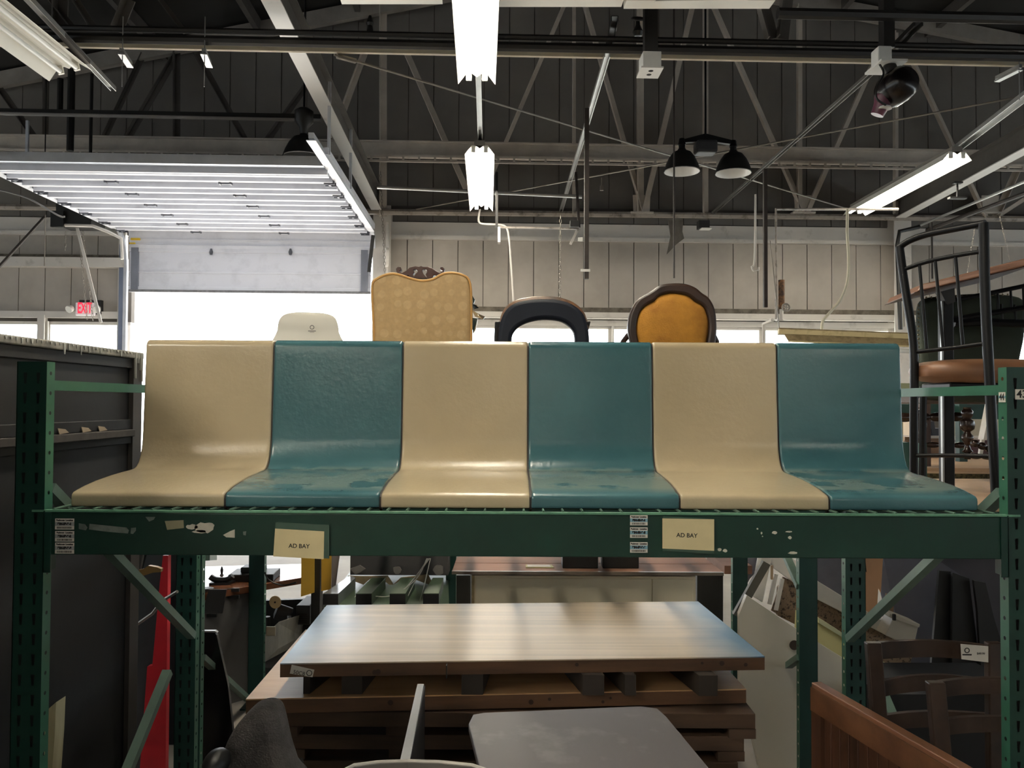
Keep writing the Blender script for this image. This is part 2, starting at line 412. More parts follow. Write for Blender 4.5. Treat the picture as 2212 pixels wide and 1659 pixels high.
# yellow lever latch on the left track, lift handles on the lower section
for px, py in ((457, 545), (628, 545)):
    p = bat(px, py, yd-.02); mk('lift_handle', MB().lathe([(.02,-.04),(.03,.0),(.012,.05)], (p.x, p.y-.02, p.z), (0,0,1), 6), hing, door, 'B')
p = bat(290, 517, yd-.1); mk('yellow_latch', MB().box((p.x-.04, p.y-.03, p.z-.015), (p.x+.09, p.y, p.z+.015)).box((p.x-.06, p.y-.02, p.z-.07), (p.x+.02, p.y, p.z-.05)), M('latch_yellow', (214,178,40)), door, 'B')
# ------------------------------------------------------------------ long pipe at the head of the wall
def pipe(name, label, pts, r, mat, cat='pipe', fr='B', n=8, group=None, smooth=True):
    return mk(name, MB().tube(pts, r, n), mat, fr=fr, label=label, cat=cat, smooth=smooth, group=group)
pipem = M('pipe_paint', (150,142,134), rough=.4, rgb2=(70,62,56), lo=.5, hi=.75, scale=9)
pipe('wall_pipe', 'long grey painted pipe running along the head of the back wall', [(wx(-300), YW-.28, wz(471)), (wx(-300)*.0+wx(810), YW-.28, wz(471)), (XR-.2, YW-.28, wz(477,1900))], .045, pipem)
mk('wall_ledge_beam', MB().box((DX1+.15, YW-.2, wz(464)), (XR-.2, YW-.02, wz(455))).box((DX1+.15, YW-.2, wz(470)),(XR-.2, YW-.16, wz(455))), trussd, fr='B', label='dark steel angle along the wall just above the long grey pipe', cat='steel angle')
pipe('thin_wall_pipe', 'thin white conduit under the window head ledge on the back wall', [(DX1+.2, YW-.16, wz(688)), (wx(1925), YW-.16, wz(688))], .014, wallb)
# ------------------------------------------------------------------ exit sign
p0, p1 = bat(163, 652, YW-.15), bat(208, 681, YW-.15)
sg = thing('exit_sign', 'white exit sign with red letters and two lamp heads on the left wall', 'exit sign', ((p0.x+p1.x)/2, YW-.15, p1.z), fr='B')
mk('sign_case', MB().box((p0.x, YW-.15, p1.z), (p1.x-.03, YW-.1, p0.z-.01)), M('sign_white', (232,222,226), var=.02, emit=(.9,.8,.82), estr=.12), sg, 'B', bevel=.008)
mk('sign_back_box', MB().box((p0.x+.03, YW-.1, p1.z+.02), (p1.x+.04, YW-.02, p0.z+.035)), dsteel, sg, 'B')
red = M('exit_red', (235,40,60), var=0, emit=(1,.04,.09), estr=.7)
m = text('EXIT', .215, ((p0.x+p1.x-.03)/2, YW-.156, (p0.z+p1.z)/2), (.47,0,0), (0,0,1), red, None, bold=.006); mk('lettering', m, red, sg, 'B')
for sx, q in ((-1, p0.x-.05), (1, p1.x+.0)):
    mk('lamp_head', MB().lathe([(.015,0),(.05,-.03),(.055,-.09)], (q, YW-.12, (p0.z+p1.z)/2+.02), (-sx*.3,.9,.5), 10), white, sg, 'B', smooth=True)
# ================================================================== OVERHEAD STEEL, LIGHTS, PIPES
YT = 11.72
def member(tr, a, b, w_=.09, mat=trussm, Y=YT, name='web_member', d=.05):
    A, B = bat(a[0], a[1], Y), bat(b[0], b[1], Y)
    return mk(name, MB().bar(A, B, d, w_, (0, 0, 1) if abs(A.x-B.x) > .02 else (1, 0, 0)), mat, tr, 'B')
tr = thing('roof_truss', 'grey painted roof truss standing against the dark back wall', 'truss', (0, YT, wz(465)), fr='B', group=None)
def webm(a, b, px=9, mat=trussm, Y=YT, tr_=None):
    """web member drawn as two flanges of an angle so that it keeps an edge"""
    A, B = bat(a[0], a[1], Y), bat(b[0], b[1], Y); d = (B-A).normalized(); s = Vector((d.z, 0, -d.x))*(px/F*Y/2)
    m = MB().prism([A-s, B-s, B+s, A+s], (0, .012, 0)).prism([A+s, B+s, B+s*.75, A+s*.75], (0, -.07, 0))
    return mk('web_member', m, mat, tr_ or tr, 'B')
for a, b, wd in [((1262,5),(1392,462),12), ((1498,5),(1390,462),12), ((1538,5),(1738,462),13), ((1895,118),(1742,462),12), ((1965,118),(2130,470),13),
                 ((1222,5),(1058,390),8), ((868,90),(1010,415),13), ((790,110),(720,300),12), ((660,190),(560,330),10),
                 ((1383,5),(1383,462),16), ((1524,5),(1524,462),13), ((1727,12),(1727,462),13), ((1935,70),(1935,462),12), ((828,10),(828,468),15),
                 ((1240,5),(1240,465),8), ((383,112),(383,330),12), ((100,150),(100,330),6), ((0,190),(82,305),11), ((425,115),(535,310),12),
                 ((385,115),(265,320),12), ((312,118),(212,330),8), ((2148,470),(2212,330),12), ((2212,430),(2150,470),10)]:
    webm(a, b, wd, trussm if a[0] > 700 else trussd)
for px in (1386, 1735, 2140):
    c = bat(px, 462, YT-.02); m = MB().prism([(c.x-.12,c.y,c.z+.02),(c.x+.12,c.y,c.z+.02),(c.x+.13,c.y,c.z+.28),(c.x-.13,c.y,c.z+.28)], (0,.02,0)).box((c.x-.17,c.y-.05,c.z-.0),(c.x+.17,c.y+.1,c.z+.025))
    mk('gusset_plate', m, trussm, tr, 'B')
# rafters following the gable
for xa, xb_ in ((XL, RG.x), (RG.x, XR)):
    a = Vector((xa, YT, roofz(xa)-.16)); b = Vector((xb_, YT, roofz(xb_)-.16))
    mk('rafter', MB().bar(a, b, .10, .22), M('rafter_paint', (140,134,128), rough=.7, var=.2, scale=2), tr, 'B')
# cross girder with cable tray
YG = 11.2
a, b = bat(-40, 312, YG), bat(2230, 338, YG); zg = (a.z+b.z)/2
mk('wall_girder', MB().box((XL+.1, YG-.01, zg-.12), (XR-.1, YG+.01, zg+.10)).box((XL+.1, YG-.06, zg+.08), (XR-.1, YG+.06, zg+.10)).box((XL+.1, YG-.06, zg-.12), (XR-.1, YG+.06, zg-.1)), trussm, fr='B', label='grey steel girder crossing the whole back wall above the twin lamp', cat='girder')
m = MB().box((XL+.3, YG-.16, zg-.16), (XR-.3, YG-.14, zg-.13)).box((XL+.3, YG-.16, zg-.235), (XR-.3, YG-.14, zg-.205))
x = XL+.4
while x < XR-.4: m.box((x, YG-.16, zg-.21), (x+.03, YG-.14, zg-.15)); x += .22
mk('cable_tray', m, trussm, fr='B', label='ladder shaped cable tray hanging under the girder on the back wall', cat='cable tray')
# near truss: beige bottom chord, dark webs
YN = 6.5
tn = thing('roof_truss', 'near roof truss with beige bottom chord crossing the top of the view', 'truss', (0, YN, bat(1106,112,YN).z), fr='B')
zc = bat(1106, 121, YN).z; zd = bat(1106, 104, YN).z
mk('bottom_chord', MB().box((XL+.1, YN-.01, zc), (XR-.1, YN+.01, zd)).box((XL+.1, YN-.01, zd-.01), (XR-.1, YN+.12, zd)).box((XL+.1, YN, zc), (XR-.1, YN+.02, zc+.005)), beige, tn, 'B')
for a, b, wd in [((165,0),(205,62),12), ((283,0),(255,68),18), ((135,-10),(132,66),24), ((340,-10),(400,70),10), ((105,-10),(160,62),10), ((1640,-20),(1668,84),30), ((1702,-20),(1690,84),28), ((1920,-10),(1917,84),22), ((1985,50),(1945,92),10)]:
    webm(a, b, wd, trussd, YN-.15, tn)
for xa, xb_ in ((XL, RG.x), (RG.x, XR)):
    mk('top_chord', MB().bar((xa, YN, roofz(xa)-.32), (xb_, YN, roofz(xb_)-.32), .1, .2), trussd, tn, 'B')
# two dark mains in front of it
YP = 6.25
za = bat(1106, 80, YP).z; zb2 = bat(1106, 98, YP).z
pm = M('main_black', (30,28,27), rough=.38, var=.2, scale=6)
pipe('sprinkler_main', 'upper of two dark pipes crossing the view below the roof, with a hand valve', [(XL+.3, YP, za), (XR-.3, YP, za)], .024, pm)
pipe('sprinkler_main', 'lower, thicker of two dark pipes crossing the view above the beige chord', [(XL+.3, YP, zb2-.01), (XR-.3, YP, zb2-.01)], .038, pm)
pc = bat(1106, 16, 5.6).z
pipe('upper_pipe', 'dark pipe crossing the top right of the picture above the spotlight', [(bat(1680,5,5.6).x, 5.6, pc), (XR-.3, 5.6, pc)], .04, pm)
p = bat(1378, 78, YP); vv = thing('hand_valve', 'small black hand valve with a round wheel on the upper dark pipe', 'valve', (p.x, p.y, p.z), fr='B')
mk('valve_body', MB().lathe([(.03,-.0),(.045,.03),(.03,.06),(.018,.09),(.014,.13)], p, (0,0,1), 10), pm, vv, 'B', smooth=True)
m = MB(); c = p+V(0,0,.14); m.tube([c+V(.05*math.cos(t),.02*math.sin(t),.02*math.sin(t)) for t in [j*math.pi/6 for j in range(13)]], .008, 6).bar(c-V(.05,0,0), c+V(.05,0,0), .01, .01)
mk('wheel', m, pm, vv, 'B')
p = bat(799, 72, YP); mk('vent_valve', MB().lathe([(.03,0),(.02,.06),(.03,.08),(.01,.14)], p, (0,0,1), 8), pm, fr='B', label='small black vent valve on the upper pipe left of the centre lamp', cat='valve')
# wide white ceiling beams running in depth, right one with a parallel angle
def depth_beam(label, pa, pb, wd, hh, dz=0):
    a, b = batz(*pa), batz(*pb); d = (b-a).normalized(); t = .012
    bm_ = thing('ceiling_beam', label, 'beam', b, fr='B')
    mk('bottom_flange', MB().bar(a, b, wd, t), M('beam_white', (205,203,200), rough=.45, rgb2=(150,146,142), lo=.6, hi=.9), bm_, 'B')
    mk('web', MB().bar(a+V(0,0,hh/2), b+V(0,0,hh/2), t, hh), trussd, bm_, 'B')  # web and top flange coloured dark, as the shaded side of the beam
    mk('top_flange', MB().bar(a+V(0,0,hh), b+V(0,0,hh), wd, t), trussd, bm_, 'B')
    return bm_
ZB = 1.6+2.83
depth_beam('long white steel beam running above the right edge of the raised door', (581,-8,ZB+.28), (819,465,ZB-.03), .15, .28)
depth_beam('long grey steel beam at far right above the metal bar stool', (2290,285,ZB), (1938,474,ZB-.03), .15, .26)
# -------- fluorescent fixtures
def fixture(label, A, B, lit, cat='light fixture', group=None, wd=.31, fr='B', name='fluorescent_fixture', tilt=0, hang=True, two=True):
    A, B = Vector(A), Vector(B); d = (B-A).normalized(); s = d.cross(V(0,0,1)).normalized(); u = s.cross(d)
    if tilt: 
        R = Matrix.Rotation(tilt, 3, d); s = R @ s; u = R @ u
    c = (A+B)/2
    t = thing(name, label, cat, A, group=group, fr=fr)
    h = wd/2
    prof = [(-h, -.055), (-h+.004, -.055), (-.085, .03), (-.035, .03), (0, .005), (.035, .03), (.085, .03), (h-.004, -.055), (h, -.055), (.09, .038), (-.09, .038)]
    m = MB(); m.loft([A+s*x+u*z for x, z in prof], [B+s*x+u*z for x, z in prof], caps=False)
    mk('reflector', m, reflm, t, fr)
    m = MB().bar(A+u*.065, B+u*.065, .11, .055, u); mk('ballast_housing', m, M('housing', (120,116,110), rough=.5) if lit else reflm, t, fr)
    for q in (-.065, .065):
        m = MB().tube([A+d*.03+s*q-u*.012, B-d*.03+s*q-u*.012], .019, 10); mk('tube', m, tubeon if lit else tubeoff, t, fr, smooth=True)
    for E, g in ((A, d), (B, -d)):
        for q in (-.065, .065):
            m = MB().bar(E+s*q+g*.015+u*.04, E+s*q+g*.015-u*.03, .045, .02, d); mk('lamp_holder', m, reflm, t, fr)
    return t
ZF = 1.6+2.62
a, b = batz(1030, 168, ZF+.05), batz(1024, -260, ZF+.05)
fixture('lit fluorescent fixture at top centre, nearest of the centre row', a, b, True)
a, b = batz(1040, 448, ZF), batz(1036, 322, ZF)
fixture('lit fluorescent fixture at centre, second in the row, above the yellow chair', a, b, True)
a, b = batz(1845, 457, ZF), batz(2068, 335, ZF)
fixture('lit fluorescent fixture at right, sloping in view above the bar stool', a, b, True)
a, b = batz(150, 150, ZF+.05), batz(-250, -160, ZF+.05)
fixture('unlit fluorescent fixture with two bare tubes at top left corner', a, b, False, wd=.36, tilt=.25)
# the rest of the rows, above and behind the viewer
ca, cb = batz(1030, 168, ZF+.05), batz(1024, -260, ZF+.05); dd = (cb-ca).normalized()
for k, y in enumerate((3.7, .9, -3.5, -9.0, -14.0)):
    fixture('fluorescent fixture in the centre row overhead and behind the viewer, '+('directly above', 'next one back', 'third back', 'fourth back', 'last one')[k], (ca.x+dd.x*3, y, ZF), (ca.x+dd.x*3, y-2.44, ZF), k not in (1, 2))
for k, y in enumerate((-.1, -5.0, -9.5)):
    fixture('lit fluorescent fixture in the left row behind the viewer, '+('nearest', 'middle', 'farthest')[k], (-3.17, y-.4*(k == 0), ZF), (-3.17, y-2.44-.4*(k == 0), ZF), True)
    fixture('fluorescent fixture in the right row behind the viewer, '+('nearest', 'middle', 'farthest')[k], (4.3, y-.8, ZF), (4.3, y-3.24, ZF), k > 0)
fixture('second lit fluorescent fixture added beside the nearest left one to strengthen its light, behind the viewer', (-3.52, -.5, ZF), (-3.52, -2.94, ZF), True)  # extra lamp, added to deepen the shadow on the left seat
fixture('third lit fluorescent fixture added outermost at left behind the viewer for more light', (-3.87, -.5, ZF), (-3.87, -2.94, ZF), True)  # one more added lamp, boosts the light from the left
# strut rails that carry the rows
def strut(label, pts, wd=.041, hh=.04, mat=steel, name='strut_rail', cat='rail'):
    m = MB(); a, b = pts; s = (b-a).normalized().cross(V(0,0,1)).normalized()
    m.bar(a+s*wd/2, b+s*wd/2, .006, hh).bar(a-s*wd/2, b-s*wd/2, .006, hh).bar(a+V(0,0,hh/2), b+V(0,0,hh/2), wd, .006)
    return mk(name, m, mat, fr='B', label=label, cat=cat)
galv = M('galvanised', (170,170,168), rough=.35, metal=.6, var=.1)
strut('galvanised strut rail joining the two lit centre fixtures', (batz(1033, 150, ZF+.12), batz(1038, 318, ZF+.12)), mat=galv)
strut('strut rail running up to the lit right fixture', (batz(2290, 150, ZF+.12), batz(2055, 330, ZF+.12)), mat=galv, wd=.09)
strut('dark strut rail slanting from the spotlight down to the wall pipe', (batz(1888, 152, ZB), batz(1540, 460, ZB)), mat=M('strut_dull', (110,108,104), rough=.5, metal=.5), wd=.04, hh=.03)
strut('thin strut rail slanting left of the white outlet box', (batz(1312, 118, ZB), batz(1212, 455, ZB)), mat=galv)
strut('short black strut end above the dark pipes at centre right', (batz(1328, 40, ZB+.1), batz(1314, 112, ZB+.1)), mat=pm, wd=.05)
strut('black strut end above the pipes beside the spotlight', (batz(1985, 50, ZB+.1), batz(1935, 100, ZB+.1)), mat=pm, wd=.06)
strut('thin strut rail along the unlit fixture at top left', (batz(45, -20, ZF+.12), batz(245, 192, ZF+.12)), mat=galv)
m = MB().bar(bat(62,-4,5.6), bat(188,135,6.4), .05, .03); mk('strut_rail', m, trussd, fr='B', label='flat grey bar lying beside the unlit fixture at top left', cat='rail')
# row of unlit white strips crossing the very top
for k, (pa, pb, py, lb) in enumerate([(1012,1345,6,'white strip lamp crossing the top edge right of the centre lamp'), (1350,1668,10,'white strip lamp at the top edge, right hand end of the crossing row'), (735,955,0,'white strip lamp at the top edge left of the centre lamp')]):
    A, B = bat(pa, py, 5.55), bat(pb, py, 5.55); t = thing('strip_lamp', lb, 'light fixture', A, fr='B')
    mk('lamp_body', MB().bar(A+V(0,0,.03), B+V(0,0,.03), .12, .06), reflm, t, 'B')
    mk('lamp_edge', MB().bar(A+V(.2,-.07,.0), B-V(.2,.07,0), .03, .025), reflm, t, 'B')
# -------- outlet box, unistrut trolleys
p = bat(1406, 150, 6.0); bx = thing('outlet_box', 'white square outlet box hanging from the dark pipes at centre right', 'outlet box', p, fr='B')
mk('box_body', MB().box((p.x-.07,p.y-.05,p.z-.0),(p.x+.07,p.y+.12,p.z+.12)), white, bx, 'B', bevel=.004)
mk('cover_plate', MB().box((p.x-.085,p.y-.06,p.z-.012),(p.x+.085,p.y+.14,p.z)), white, bx, 'B')
for q in (-.0, .07): mk('socket', MB().lathe([(.012,0),(.02,.004)], (p.x, p.y+q, p.z-.016), (0,0,1), 10), ink, bx, 'B')
mk('hanger', MB().box((p.x-.05,p.y-.02,p.z+.12),(p.x+.05,p.y+.06,p.z+.7)), pm, bx, 'B')
def ceil_bracket(label, px, py, Y, w_=.1, l=.25):
    p = bat(px, py, Y); m = MB().bar(p, p+V(-.04,l,.0), .05, .012).bar(p+V(0,0,.03), p+V(-.04,l,.03), .03, .03)
    m.tube([p+V(0,.02,-.25), p+V(0,.02,.3)], .004, 5); return mk('strut_bracket', m, galv, fr='B', label=label, cat='bracket')
ceil_bracket('perforated strut bracket under the beige chord at upper left', 262, 116, 6.2)
ceil_bracket('short white strut end under the beige chord left of the white beam', 440, 116, 6.2)
ceil_bracket('small strut bracket on the chord between the pipes, far right top', 2205, 150, 6.4)
# -------- twin high bay lamp
def shade(parent, top, R, H, fr='B', dark=black):
    prof = [(.04,0),(.05,-.02),(R*.5,-H*.18),(R*.72,-H*.42),(R*.88,-H*.7),(R,-H)]
    m = MB().lathe(prof, top, (0,0,1), 24, caps=False); mk('lamp_shade', m, dark, parent, fr, smooth=True)
    m = MB().lathe([(r*.96, h-.006) for r, h in prof[1:]], top, (0,0,1), 24, caps=False); mk('shade_liner', m, M('enamel_white', (228,226,222), rough=.35, var=.03), parent, fr, smooth=True)
YH = 8.6
p = bat(1524, 290, YH)
hb = thing('twin_bay_lamp', 'twin bay lamp with two black bell shades hanging at right of centre', 'pendant lamp', p, fr='B')
mk('stem', MB().tube([p, (p.x, p.y, roofz(p.x))], .012, 8), blackm, hb, 'B')
L_, R__ = bat(1474, 322, YH), bat(1585, 326, YH)
m = MB().prism([(L_.x-.03,YH,p.z-.10),(L_.x-.03,YH,p.z-.07),(p.x,YH,p.z+.01),(R__.x+.03,YH,p.z-.07),(R__.x+.03,YH,p.z-.11),(p.x+.1,YH,p.z-.08),(p.x-.1,YH,p.z-.08)], (0,.05,0)); mk('yoke', m, blackm, hb, 'B')
mk('ballast_box', MB().box((p.x-.115,YH-.09,p.z-.22),(p.x+.115,YH+.1,p.z-.08)), M('ballast_black', (40,40,42), rough=.5), hb, 'B', bevel=.03, seg=3)
for q in (L_, R__):
    mk('lamp_neck', MB().lathe([(.035,0),(.035,.05),(.045,.05),(.03,.12)], (q.x, YH+.02, q.z), (0,0,1), 14), blackm, hb, 'B', smooth=True)
    shade(hb, V(q.x, YH+.02, q.z+.01), .20, .25)
p = bat(657, 235, 8.5); hb = thing('bay_lamp', 'single black bay lamp half hidden behind the white beam at left', 'pendant lamp', p, fr='B')
mk('stem', MB().tube([p, (p.x, p.y, roofz(p.x))], .012, 8), blackm, hb, 'B')
mk('ballast_box', MB().lathe([(.06,0),(.1,-.03),(.1,-.14),(.05,-.2),(.04,-.28)], p, (0,0,1), 14), black, hb, 'B', smooth=True)
shade(hb, V(p.x, p.y, p.z-.27), .22, .25)
# -------- spotlight with motor box
p = bat(1925, 190, 5.6)
sl = thing('spotlight', 'dark purple spotlight hanging under a white plate at upper right', 'spotlight', p, fr='B')
pur = M('purple_enamel', (13,7,10), rough=.25, var=.2)
mk('housing', MB().lathe([(.0,.15),(.08,.14),(.115,.1),(.125,.02),(.12,-.06),(.10,-.10)], p+V(.03,0,.0), (.28,-.92,.22), 24), pur, sl, 'B', smooth=True)
mk('neck', MB().lathe([(.075,0),(.055,-.06),(.045,-.13)], p+V(-.03,.03,-.06), (.35,-.2,.9), 16), M('purple_neck', (92,50,66), rough=.3), sl, 'B', smooth=True)
mk('lens', MB().lathe([(.04,0),(.047,-.012),(.04,-.014)], bat(1912,231,5.6), (.1,0,1), 16), white, sl, 'B', smooth=True)
mk('mount_plate', MB().box((p.x-.12,p.y-.1,p.z+.155),(p.x+.07,p.y+.15,p.z+.17)), white, sl, 'B')
mk('mount_box', MB().box((p.x-.1,p.y-.02,p.z+.17),(p.x+.0,p.y+.1,p.z+.3)), white, sl, 'B', bevel=.01)
mk('ball_joint', MB().blob(p+V(-.02,-.02,.13), (.05,.05,.05)), black, sl, 'B', smooth=True)
mk('power_cord', MB().tube(smoothpoly([tuple(p+V(*q)) for q in [(-.1,-.03,.16),(-.08,-.05,.08),(-.13,-.05,-.02),(-.13,-.05,-.1),(-.06,-.04,-.14)]], 5, False), .008, 6), black, sl, 'B')
mk('hanger', MB().box((p.x-.05,p.y,p.z+.3),(p.x+.03,p.y+.08,p.z+.75)), pm, sl, 'B')
# -------- bracing rods
rodm = M('rod_dark', (132,126,118), rough=.4, metal=.5)
pipe('brace_rod', 'thin steel brace rod sloping down to the right across the view', [batz(722,118,ZB), batz(1930,481,ZB)], .010, rodm, 'rod')
pipe('turnbuckle', 'turnbuckle on the sloping brace rod under the beige chord', [batz(728,121,ZB), batz(768,132,ZB)], .022, rodm, 'turnbuckle')
pipe('brace_rod', 'thin steel brace rod rising to the right across the view', [batz(835,464,ZB), batz(2290,193,ZB)], .010, rodm, 'rod')
p = batz(1300, 384, ZB); mk('cable_hook', MB().tube([p, p+V(0,0,-.1)], .01, 6).box((p.x-.02,p.y-.01,p.z-.16),(p.x+.02,p.y+.02,p.z-.1)), rodm, fr='B', label='small hook clip hanging from the rising brace rod', cat='hook')
# -------- hanging verticals
def vert(name, label, px, py0, py1, Y, wd, mat=dsteel, cat='post', sq=True, n=8):
    a, b = bat(px, py0, Y), bat(px, py1, Y); a.x = b.x = (a.x+b.x)/2
    m = MB().box((a.x-wd/2, Y-wd/2, b.z), (a.x+wd/2, Y+wd/2, a.z)) if sq else MB().tube([a, b], wd/2, n)
    return mk(name, m, mat, fr='B', label=label, cat=cat)
rust = M('dark_rust', (42,34,30), rough=.6, var=.3, scale=20)
vert('square_drop_tube', 'dark square drop tube with white clamps above the blue backed chair', 1267, 235, 603, 7.5, .042, rust)
p = bat(1266, 585, 7.5); mk('pipe_clamp', MB().box((p.x-.055,p.y-.03,p.z-.012),(p.x+.035,p.y-.02,p.z+.012)), white, fr='B', label='white clamp near the foot of the square drop tube', cat='clamp')
p = bat(1258, 518, 7.5); mk('pipe_clamp', MB().box((p.x-.045,p.y-.03,p.z-.018),(p.x-.0,p.y-.02,p.z+.018)), white, fr='B', label='white tag clipped halfway down the square drop tube', cat='clamp')
vert('square_drop_tube', 'dark square drop tube hanging left of the rusty pipe valve', 1653, 365, 664, 7.5, .034, rust)
vert('drop_rod', 'thin dark rod hanging from the roof above the oval backed chair', 1456, -10, 601, 7.8, .018, rust, 'rod', False)
vert('drop_rod', 'thin dark rod hanging behind the metal bar stool', 2013, 480, 602, 7.8, .02, rust, 'rod', False)
vert('drop_pipe', 'thick black vertical pipe beyond the left door track', 153, 150, 326, 9.8, .085, black, 'pipe', False)
vert('drop_pipe', 'black vertical pipe right of the thick one at upper left', 197, 160, 330, 9.8, .04, black, 'pipe', False)
vert('drop_pipe', 'black vertical duct left of the thick pipe at upper left', 130, 170, 245, 9.8, .07, black, 'pipe', False)
vert('hanger_rod', 'thin hanger rod on the far left wall beside the door track', 97, 465, 575, 9.2, .012, rodm, 'rod', False)
vert('hanger_rod', 'long thin hanger rod at upper left crossing the girder', 99, 150, 340, 9.4, .014, black, 'rod', False)
pipe('cross_pipe', 'horizontal galvanised pipe passing behind the second centre lamp', [bat(815,404,10.4), bat(1257,425,10.4)], .024, galv)
pipe('cross_bar', 'dark flat bar crossing the upper left in front of the dark wall', [bat(-60,244,9.0), bat(693,260,9.0)], .020, M('bar_edge', (150,146,142)), 'bar')
mk('black_channel', MB().bar(bat(-60,238,9.02), bat(693,252,9.02), .02, .05), black, fr='B', label='dark channel above the flat bar at upper left', cat='bar')
# -------- conduit from the centre lamp to the wall
cream = M('cream_cable', (214,208,184), rough=.5, var=.04)
pts = [bat(x, y, 10.9) for x, y in [(1037,452),(1034,478),(1048,484),(1078,485),(1094,492),(1100,520),(1106,600),(1110,664)]]
pipe('conduit', 'bent white conduit dropping from the second centre lamp down the wall', smoothpoly([tuple(q) for q in pts], 4, False), .013, wallb)
pts = [bat(x, y, 8.4) for x, y in [(1831,452),(1830,500),(1833,560),(1830,610),(1815,648),(1788,680),(1777,695),(1775,712)]]
pipe('power_cord', 'cream power cord hanging from the right lamp to the dusty fixture', smoothpoly([tuple(q) for q in pts], 5, False), .016, cream, 'cord')
# dusty unlit fixture hanging low at right
Y7 = 7.6
A, B = bat(1681, 716, Y7), bat(1990, 728, Y7-.3)
t = thing('dusty_fixture', 'dusty yellowed unlit fixture hanging low behind the right teal seat', 'light fixture', A, fr='B')
dm = M('yellowed_enamel', (206,188,142), rough=.6, rgb2=(150,130,90), lo=.5, hi=.8, scale=10)
dmd = M('yellowed_enamel_dark', (150,132,98), rough=.7, rgb2=(110,92,62), lo=.4, hi=.7, scale=14)
mk('housing', MB().bar(A+V(0,0,-.005), B+V(0,0,-.005), .14, .045), dm, t, 'B')
mk('top_rim', MB().bar(A+V(0,0,.025), B+V(0,0,.025), .10, .012), dmd, t, 'B')
mk('reflector', MB().prism([A+V(.03,-.06,-.028), A+V(.03,-.07,-.028), A+V(.05,-.13,-.10), A+V(.05,-.12,-.10)], B-A), dmd, t, 'B')
mk('reflector_lip', MB().bar(A+V(.05,-.125,-.104), B+V(0,-.125,-.104), .025, .012), dm, t, 'B')
mk('tube', MB().tube([A+V(.1,-.13,-.15), B+V(0,-.13,-.15)], .019, 8), tubeoff, t, 'B')
for a_, b_ in (((1664,520),(1684,716)),):
    mk('hanging_chain', MB().tube([bat(*a_, Y7), bat(*b_, Y7)], .006, 5), rodm, t, 'B')
# rusty pipe with valve
p = bat(1688, 605, 9.5); q = bat(1688, 690, 9.5)
rv = thing('rusty_valve_pipe', 'white pipe with a rusty capped stub and wheel valve on the wall', 'pipe', (p.x, 9.5, q.z), fr='B')
a = bat(1676, 452, 9.5); mk('riser', MB().tube([bat(1940,452,9.5), a, (a.x, 9.5, q.z)], .017, 8), pipem, rv, 'B', smooth=True)
mk('rusty_stub', MB().tube([(p.x, 9.5, p.z), (p.x, 9.5, bat(1688,668,9.5).z)], .038, 10), M('rust', (120,84,50), rough=.8, rgb2=(56,40,30), lo=.4, hi=.6, scale=16), rv, 'B')
mk('elbow', MB().tube([(p.x, 9.5, bat(1688,668,9.5).z), (p.x, 9.5, q.z), (a.x, 9.5, q.z)], .026, 8), wallb, rv, 'B')
c = bat(1698, 664, 9.4); mk('hand_wheel', MB().tube([c+V(.045*math.cos(t_),0,.045*math.sin(t_)) for t_ in [j*math.pi/5 for j in range(11)]], .012, 6).bar(c-V(.04,0,0), c+V(.04,0,0), .01, .01).bar(c-V(0,0,.04), c+V(0,0,.04), .01, .01), rodm, rv, 'B')
mk('open_pipe', MB().tube([bat(1650,740,9.0), bat(1650,700,9.0), bat(1669,691,8.8)], .022, 8), wallb, fr='B', label='bent white open ended pipe rising behind the last cream seat', cat='pipe')
mk('hook', MB().tube(smoothpoly([tuple(bat(x,y,9)) for x, y in [(1632,420),(1630,560),(1624,575),(1628,585),(1638,583),(1639,577)]], 4, False), .012, 6), wallb, fr='B', label='long white hook hanging left of the square drop tube', cat='hook')
# suspended bracket frame left of the square tube
Yf = 9.6
fm = thing('bracket_frame', 'suspended steel bracket frame behind the second centre lamp', 'frame', bat(1160,490,Yf), fr='B')
mk('cross_bar', MB().bar(bat(1074,491,Yf), bat(1250,494,Yf), .02, .02), pipem, fm, 'B')
mk('drop_bar', MB().bar(bat(1073,372,Yf), bat(1073,492,Yf), .03, .03, (0,1,0)), black, fm, 'B')
mk('drop_bar', MB().bar(bat(1244,372,Yf), bat(1251,492,Yf), .03, .03, (0,1,0)), rust, fm, 'B')
mk('leg_bar', MB().bar(bat(1078,492,Yf), bat(1078,525,Yf-.3), .03, .03, (0,1,0)), wallb, fm, 'B')
mk('leg_bar', MB().bar(bat(1248,496,Yf), bat(1233,526,Yf-.3), .03, .03, (0,1,0)), wallb, fm, 'B')
p = bat(1241, 484, Yf); mk('socket_box', MB().box((p.x-.06,p.y-.08,p.z-.05),(p.x+.05,p.y,p.z+.03)), dsteel, fm, 'B', bevel=.005)
def chain(label, pts, Y, r=.012, link=.045, mat=rodm, fr='B'):
    P = [bat(x, y, Y) for x, y in pts]; m = MB()
    for a, b in zip(P[:-1], P[1:]):
        L_ = (b-a).length; k = max(int(L_/link), 1); d = (b-a)/k
        for i in range(k):
            c = a+d*(i+.5); h = d*.62; e = V(r,0,0) if i % 2 else V(0,r,0)
            m.tube([c-h, c-h*.6+e, c+h*.6+e, c+h, c+h*.6-e, c-h*.6-e, c-h], r*.32, 4, caps=False)
    return mk('chain', m, mat, fr=fr, label=label, cat='chain')
chain('hanging pull chain above the blue backed chair, left of the square tube', [(1211,465),(1209,650)], 9.4)
chain('looped door chain hanging in front of the exit sign, left strand', [(170,492),(188,690)], 11.4)
chain('looped door chain hanging in front of the exit sign, right strand', [(178,492),(201,692)], 11.4)
chain('door chain beside the right door jamb over a round wheel', [(822,370),(832,600)], 11.5)
